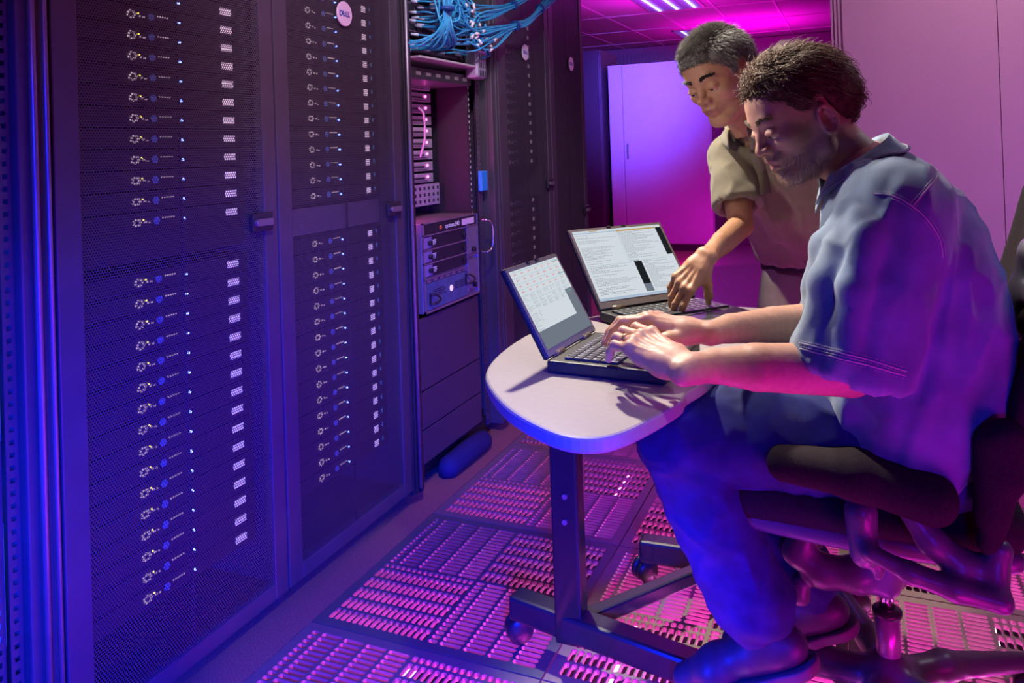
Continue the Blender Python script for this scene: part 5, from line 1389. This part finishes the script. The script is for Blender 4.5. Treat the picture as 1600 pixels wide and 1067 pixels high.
# ================= standing man =================
f2 = rub(-.69, -.41, .56); u2 = rub(-.47, .81, .13); u2 = u2-f2*(u2@f2); u2 /= np.linalg.norm(u2); l2 = np.cross(u2, f2)
M2 = np.stack([f2, l2, u2], 1); SC2 = 1.0
O2 = A(pz(1124, 116, 2.08)); 
nb2 = A(pz(1180, 205, 2.20)); nl2 = (M2.T@(nb2-O2))/SC2
SKIN2 = (.50, .27, .16)
P, F = head_sdf(dict(neck=nl2, open=0)); HEAD2 = (P, F); C = head_colors(P, SKIN2, (.36, .14, .11), None, (.60, .24, .14))
parts = [(xf(squash(P, .92)*SC2, M2, O2), F)]; cols = [C]
Km = A(pz(1067, 446, 1.925)); X = rub(-.62, -.66, .25); Wm = Km-X*.08; print('man2 wrist', Wm, Km, np.linalg.norm(Wm-Km))
Yt = A(NR)*.55+A((0, 0, -1))*.35+NB*.5; Yt -= X*(Yt@X); Yt /= np.linalg.norm(Yt); Z = np.cross(X, Yt); Z = -Z if (Z@NB+Z[2]) < 0 else Z
Wm = Km-X*.080
Em = A(pz(1158, 352, 2.12)); Sm = A(pz(1141, 246, 2.24)); print('elbow2', Em, np.linalg.norm(Em-Wm))
P, F, ch3, th3, L3 = hand_sdf(Wm, X, Yt, Z, [(5, 22, 20, 10), (0, 26, 20, 10), (-4, 34, 32, 20), (-9, 40, 38, 25)],
    [(.018, .022, -.012), (.042, .042, -.030), (.056, .052, -.056), (.066, .054, -.082)], ([Wm, Wm*.8+Em*.2, Wm*.5+Em*.5, Em, Em*.6+Sm*.4, Sm], [.022, .023, .030, .033, .038, .045]), sc=.90, wr=None)
parts.append((P, F)); cols.append(np.tile(A(SKIN2)*A((.95, .9, .85)), (len(P), 1)))
b2f = A((-.38, -.92, 0)); b2f /= np.linalg.norm(b2f); b2l = np.cross(A((0, 0, 1)), b2f)
hip2 = A(pz(1284, 458, 2.34)); print('hip2', hip2)
S2 = Sdf((-.55, 1.95, 0), (.45, 2.75, 1.45), .010)
sp2 = [A(pz(1205, 245, 2.25)), A(pz(1245, 330, 2.29)), hip2]
for s in (-1, 1):
    for i in range(2): S2.cap(sp2[i]+b2l*.06*s, sp2[i+1]+b2l*.06*s, .06, .05, .03)
    S2.cap(hip2+b2l*s*.075+A((0, 0, -.03)), A((hip2[0]+.03, hip2[1]+.03, .48))+b2l*s*.09, .06, .045, .03)
    S2.cap(A((hip2[0]+.03, hip2[1]+.03, .48))+b2l*s*.09, A((hip2[0]+.08, hip2[1]+.06, .08))+b2l*s*.10, .045, .03, .03)
    S2.cap(A((hip2[0]+.08, hip2[1]+.06, .08))+b2l*s*.10, A((hip2[0]+.08, hip2[1]+.06, .045))+b2l*s*.10+b2f*.14, .035, .025, .03)
S2.cap(sp2[0], nb2, .06, .05, .05)
Slm = sp2[0]+b2l*.17+A((0, 0, .02))
S2.cap(sp2[0], Sm, .06, .045, .04); S2.cap(sp2[0], Slm, .06, .045, .04); S2.chain([Slm, Slm+b2l*.08+A((0, 0, -.28))-b2f*.04, Slm+b2l*.06+A((0, 0, -.50))-b2f*.06], [.045, .036, .027], .03)
P, F = S2.mesh(); P = smooth_pts(P, F, 2); parts.append((P, F)); cols.append(np.tile(A(SKIN2), (len(P), 1)))
man2 = np_mesh('person', parts, SKM, None, np.concatenate(cols))
tag(man2, 'standing person in olive polo shirt leaning with one hand on the farther laptop', 'person')
eyes(M2, O2, SC2, man2); nails(ch3, th3, Z, man2, .95)
H2m = mat('hair_black_grey', (.20, .19, .18), .55, 0, .6, 120)
def comb2(P, n, t, r):
    d = np.tile(A((.75, 0, .1)), (len(P), 1)); sd = (np.abs(P[:, 1]) > .05) | (P[:, 0] < -.07); d[sd] = A((-.15, 0, -.9)); d = d-n*(d*n).sum(1)[:, None]
    return d+n*(.95-.6*t)*np.where(sd, .5, 1)[:, None]
def hl2(x): return np.interp(x, [-.12, -.10, -.075, -.045, -.030, -.022, .010, .020, .034, .045, .060, .075, .10], [-.045, -.060, -.060, -.040, -.005, .028, .028, .000, .005, .030, .045, .052, .06])
local_hair('hair', [hair_cap(.004, 6, 120, .0015, hl2), strands(scalp_roots(.003, low=-.003, hl=hl2), 7000, .014, .0008, comb2, 22, 3), strands(scalp_roots(.003, hl=hl2), 12000, .028, .0010, comb2, 21, 4)], M2, O2, SC2, H2m, man2)
for sg in (-1, 1): local_hair('eyebrow', [strands(surf_roots(lambda P, N: brow_mask(P, N) & (P[:, 1]*sg > 0), (HEAD2[0], HEAD2[1])), 260, .010, .0006, brow_dir, 15, 3)], M2, O2, SC2, mat('brow_black', (.02, .015, .012), .5), man2)
POLO = mat('polo_cloth', (.205, .18, .125), .85, 0, .12, 30, .5, 1600, sheen=.3)
S = Sdf((-.62, 1.85, .70), (.45, 2.85, 1.45), .0058)
for i, (q, r, hw) in enumerate((((1190, 226, 2.22), .052, .05), ((1200, 244, 2.24), .078, .085), ((1216, 275, 2.26), .096, .080), ((1238, 315, 2.28), .102, .072), ((1262, 355, 2.31), .106, .068), ((1282, 388, 2.33), .108, .068), ((1290, 402, 2.34), .104, .075))):
    c = A(pz(*q)); S.cap(c-b2l*hw, c+b2l*hw, r, r, .05)
S.cap(A(pz(1188, 234, 2.22)), Sm, .05, .055, .04); S.cap(sp2[0], Slm, .06, .055, .04)
el2 = Sm*.32+Em*.68; TS_ = Sdf((-.62, 1.85, .70), (.45, 2.85, 1.45), .0058); TS_.cap(Sm, el2, .056, .064, .02); S.cap(Slm, Slm+b2l*.06+A((0, 0, -.22))-b2f*.03, .055, .065, .02)
S.cap(A(pz(1186, 216, 2.19)), A(pz(1194, 228, 2.22)), .058, .062, .03)
def ridge2(pts, r, k=.02): S.chain([A(pz(*q)) for q in pts], [r]*len(pts), k)
ridge2([(1165, 270, 2.19), (1185, 320, 2.20), (1215, 370, 2.235)], .014, .03); ridge2([(1200, 290, 2.175), (1222, 340, 2.195), (1245, 385, 2.23)], .013, .03); ridge2([(1235, 290, 2.18), (1250, 340, 2.20), (1268, 385, 2.235)], .012, .03)
dn2 = el2-Sm; dn2 /= np.linalg.norm(dn2); X_, Y_, Z_ = S.ax[0][:, None, None], S.ax[1][None, :, None], S.ax[2][None, None, :]
pl = (X_-el2[0])*dn2[0]+(Y_-el2[1])*dn2[1]+(Z_-el2[2])*dn2[2]
rd = np.sqrt((X_-el2[0])**2+(Y_-el2[1])**2+(Z_-el2[2])**2)
TS_.v = np.maximum(TS_.v, pl-.012).astype(np.float32); TS_.cap(Sm*.3+el2*.7, el2+dn2*.06, .050, .058, .003, sub=True)
def blend(S, T, k=.012): h = np.maximum(k-np.abs(S.v-T.v), 0)/k; S.v = np.minimum(S.v, T.v)-h*h*k*.25
blend(S, TS_)
ZCUT = pz(1285, 410, 2.33).z; S.v = np.maximum(S.v, ZCUT-Z_).astype(np.float32)
CB2 = A(pz(1172, 190, 2.165)); CA2 = rub(-.42, .86, .28); S.cap(CB2-CA2*.03, CB2+CA2*.1, .055, .065, .004, sub=True)
P, F = S.mesh(); P = smooth_pts(P, F, 2); N = vnormals(P, F); P = P+N*(wr(P, .006, (1, 1, .5), 44)+folds(P, (1, 1, .5), 79, .005)+fnoise(P, 130, 5, 2)*.0005)[:, None]
polo = np_mesh('polo_shirt', [(P, F)], POLO, man2); SHP = P; SHN = vnormals(P, F)
set_cloth(P, F)
THR2 = mat('polo_stitch', (.40, .38, .30), .8)
bm = bmesh.new()
def strip(pts, w_, t, m, name, parent, zc0=1.7):
    bm = bmesh.new(); L_, R_ = [], []
    Pp = catmull([(a, b, 0) for a, b in pts], 8)
    for i, q in enumerate(Pp):
        d = (Pp[min(i+1, len(Pp)-1)]-Pp[max(i-1, 0)]).normalized(); s = V((-d.y, d.x, 0))*w_/2
        L_.append(on_cloth(q.x+s.x, q.y+s.y, zc0, t)); R_.append(on_cloth(q.x-s.x, q.y-s.y, zc0, t))
    a = [bm.verts.new(p) for p in L_]; b = [bm.verts.new(p) for p in R_]
    for i in range(len(a)-1): bm.faces.new((a[i], a[i+1], b[i+1], b[i])).smooth = True
    o = mesh_obj(name, bm, m, parent); md = o.modifiers.new('s', 'SOLIDIFY'); md.thickness = .002; return o
strip([(1176, 216), (1184, 250), (1192, 280), (1196, 304)], 17, .0025, POLO, 'placket', polo)
for q in ((1176, 236), (1181, 268)):
    p = on_cloth(*q, 1.7, .0045); bm = bmesh.new(); M = V(CF).to_track_quat('Z', 'Y').to_matrix().to_4x4(); M.translation = p; lathe(bm, [(.0055, -.001), (.0055, .0012)], 14, M); mesh_obj('button', bm, mat('button_brown', (.12, .08, .05), .3), polo)
strip([(1214, 262), (1224, 264)], 9, .002, mat('patch_dark', (.03, .03, .03), .7), 'chest_emblem', polo)
strip([(1216, 262), (1222, 263)], 3, .0035, mat('patch_pale', (.6, .6, .55), .7), 'chest_emblem_mark', polo)
# polo collar
co, edge = collar(CB2, CA2, f2, .064, POLO, polo, .036, .020, 26)
# trousers
KHA = mat('khaki_cloth', (.36, .31, .27), .85, 0, .1, 30, .4, 1500)
S = Sdf((-.45, 2.0, .03), (.45, 2.85, 1.0), .007)
S.cap(hip2-b2l*.075+A((0, 0, .04)), hip2+b2l*.075+A((0, 0, .04)), .098, .098, .04); S.cap(hip2-b2l*.085+A((0, 0, -.05)), hip2+b2l*.085+A((0, 0, -.05)), .105, .105, .04)
for s in (-1, 1):
    k2 = A((hip2[0]+.03, hip2[1]+.03, .48))+b2l*s*.09; a2 = A((hip2[0]+.08, hip2[1]+.06, .09))+b2l*s*.10
    S.chain([hip2+b2l*s*.085+A((0, 0, -.08)), k2, a2], [.098, .075, .062], .03)
P, F = S.mesh(); P = smooth_pts(P, F, 2); N = vnormals(P, F); P = P+N*(wr(P, .005, (1, 1, .6), 51))[:, None]
tro = np_mesh('trousers', [(P, F)], KHA, man2)
bc = A((hip2[0], hip2[1], ZCUT-.012)); bm = bmesh.new(); R = []
for k in range(40):
    th = k*math.pi/20; p = bc+b2f*.106*math.cos(th)+b2l*.178*math.sin(th); q = bc+b2f*.112*math.cos(th)+b2l*.184*math.sin(th)
    R.append([bm.verts.new(V(x+A((0, 0, z)))) for x, z in ((p, -.018), (q, -.016), (q, .016), (p, .018))])
for k in range(40):
    for j in range(4): bm.faces.new((R[k][j], R[(k+1) % 40][j], R[(k+1) % 40][(j+1) % 4], R[k][(j+1) % 4])).smooth = True
mesh_obj('belt', bm, mat('belt_leather', (.04, .025, .02), .4), tro)
for s in (-1, 1): a2 = A((hip2[0]+.08, hip2[1]+.06, .105))+b2l*s*.10; shoe(a2, a2+b2f*.2, man2)
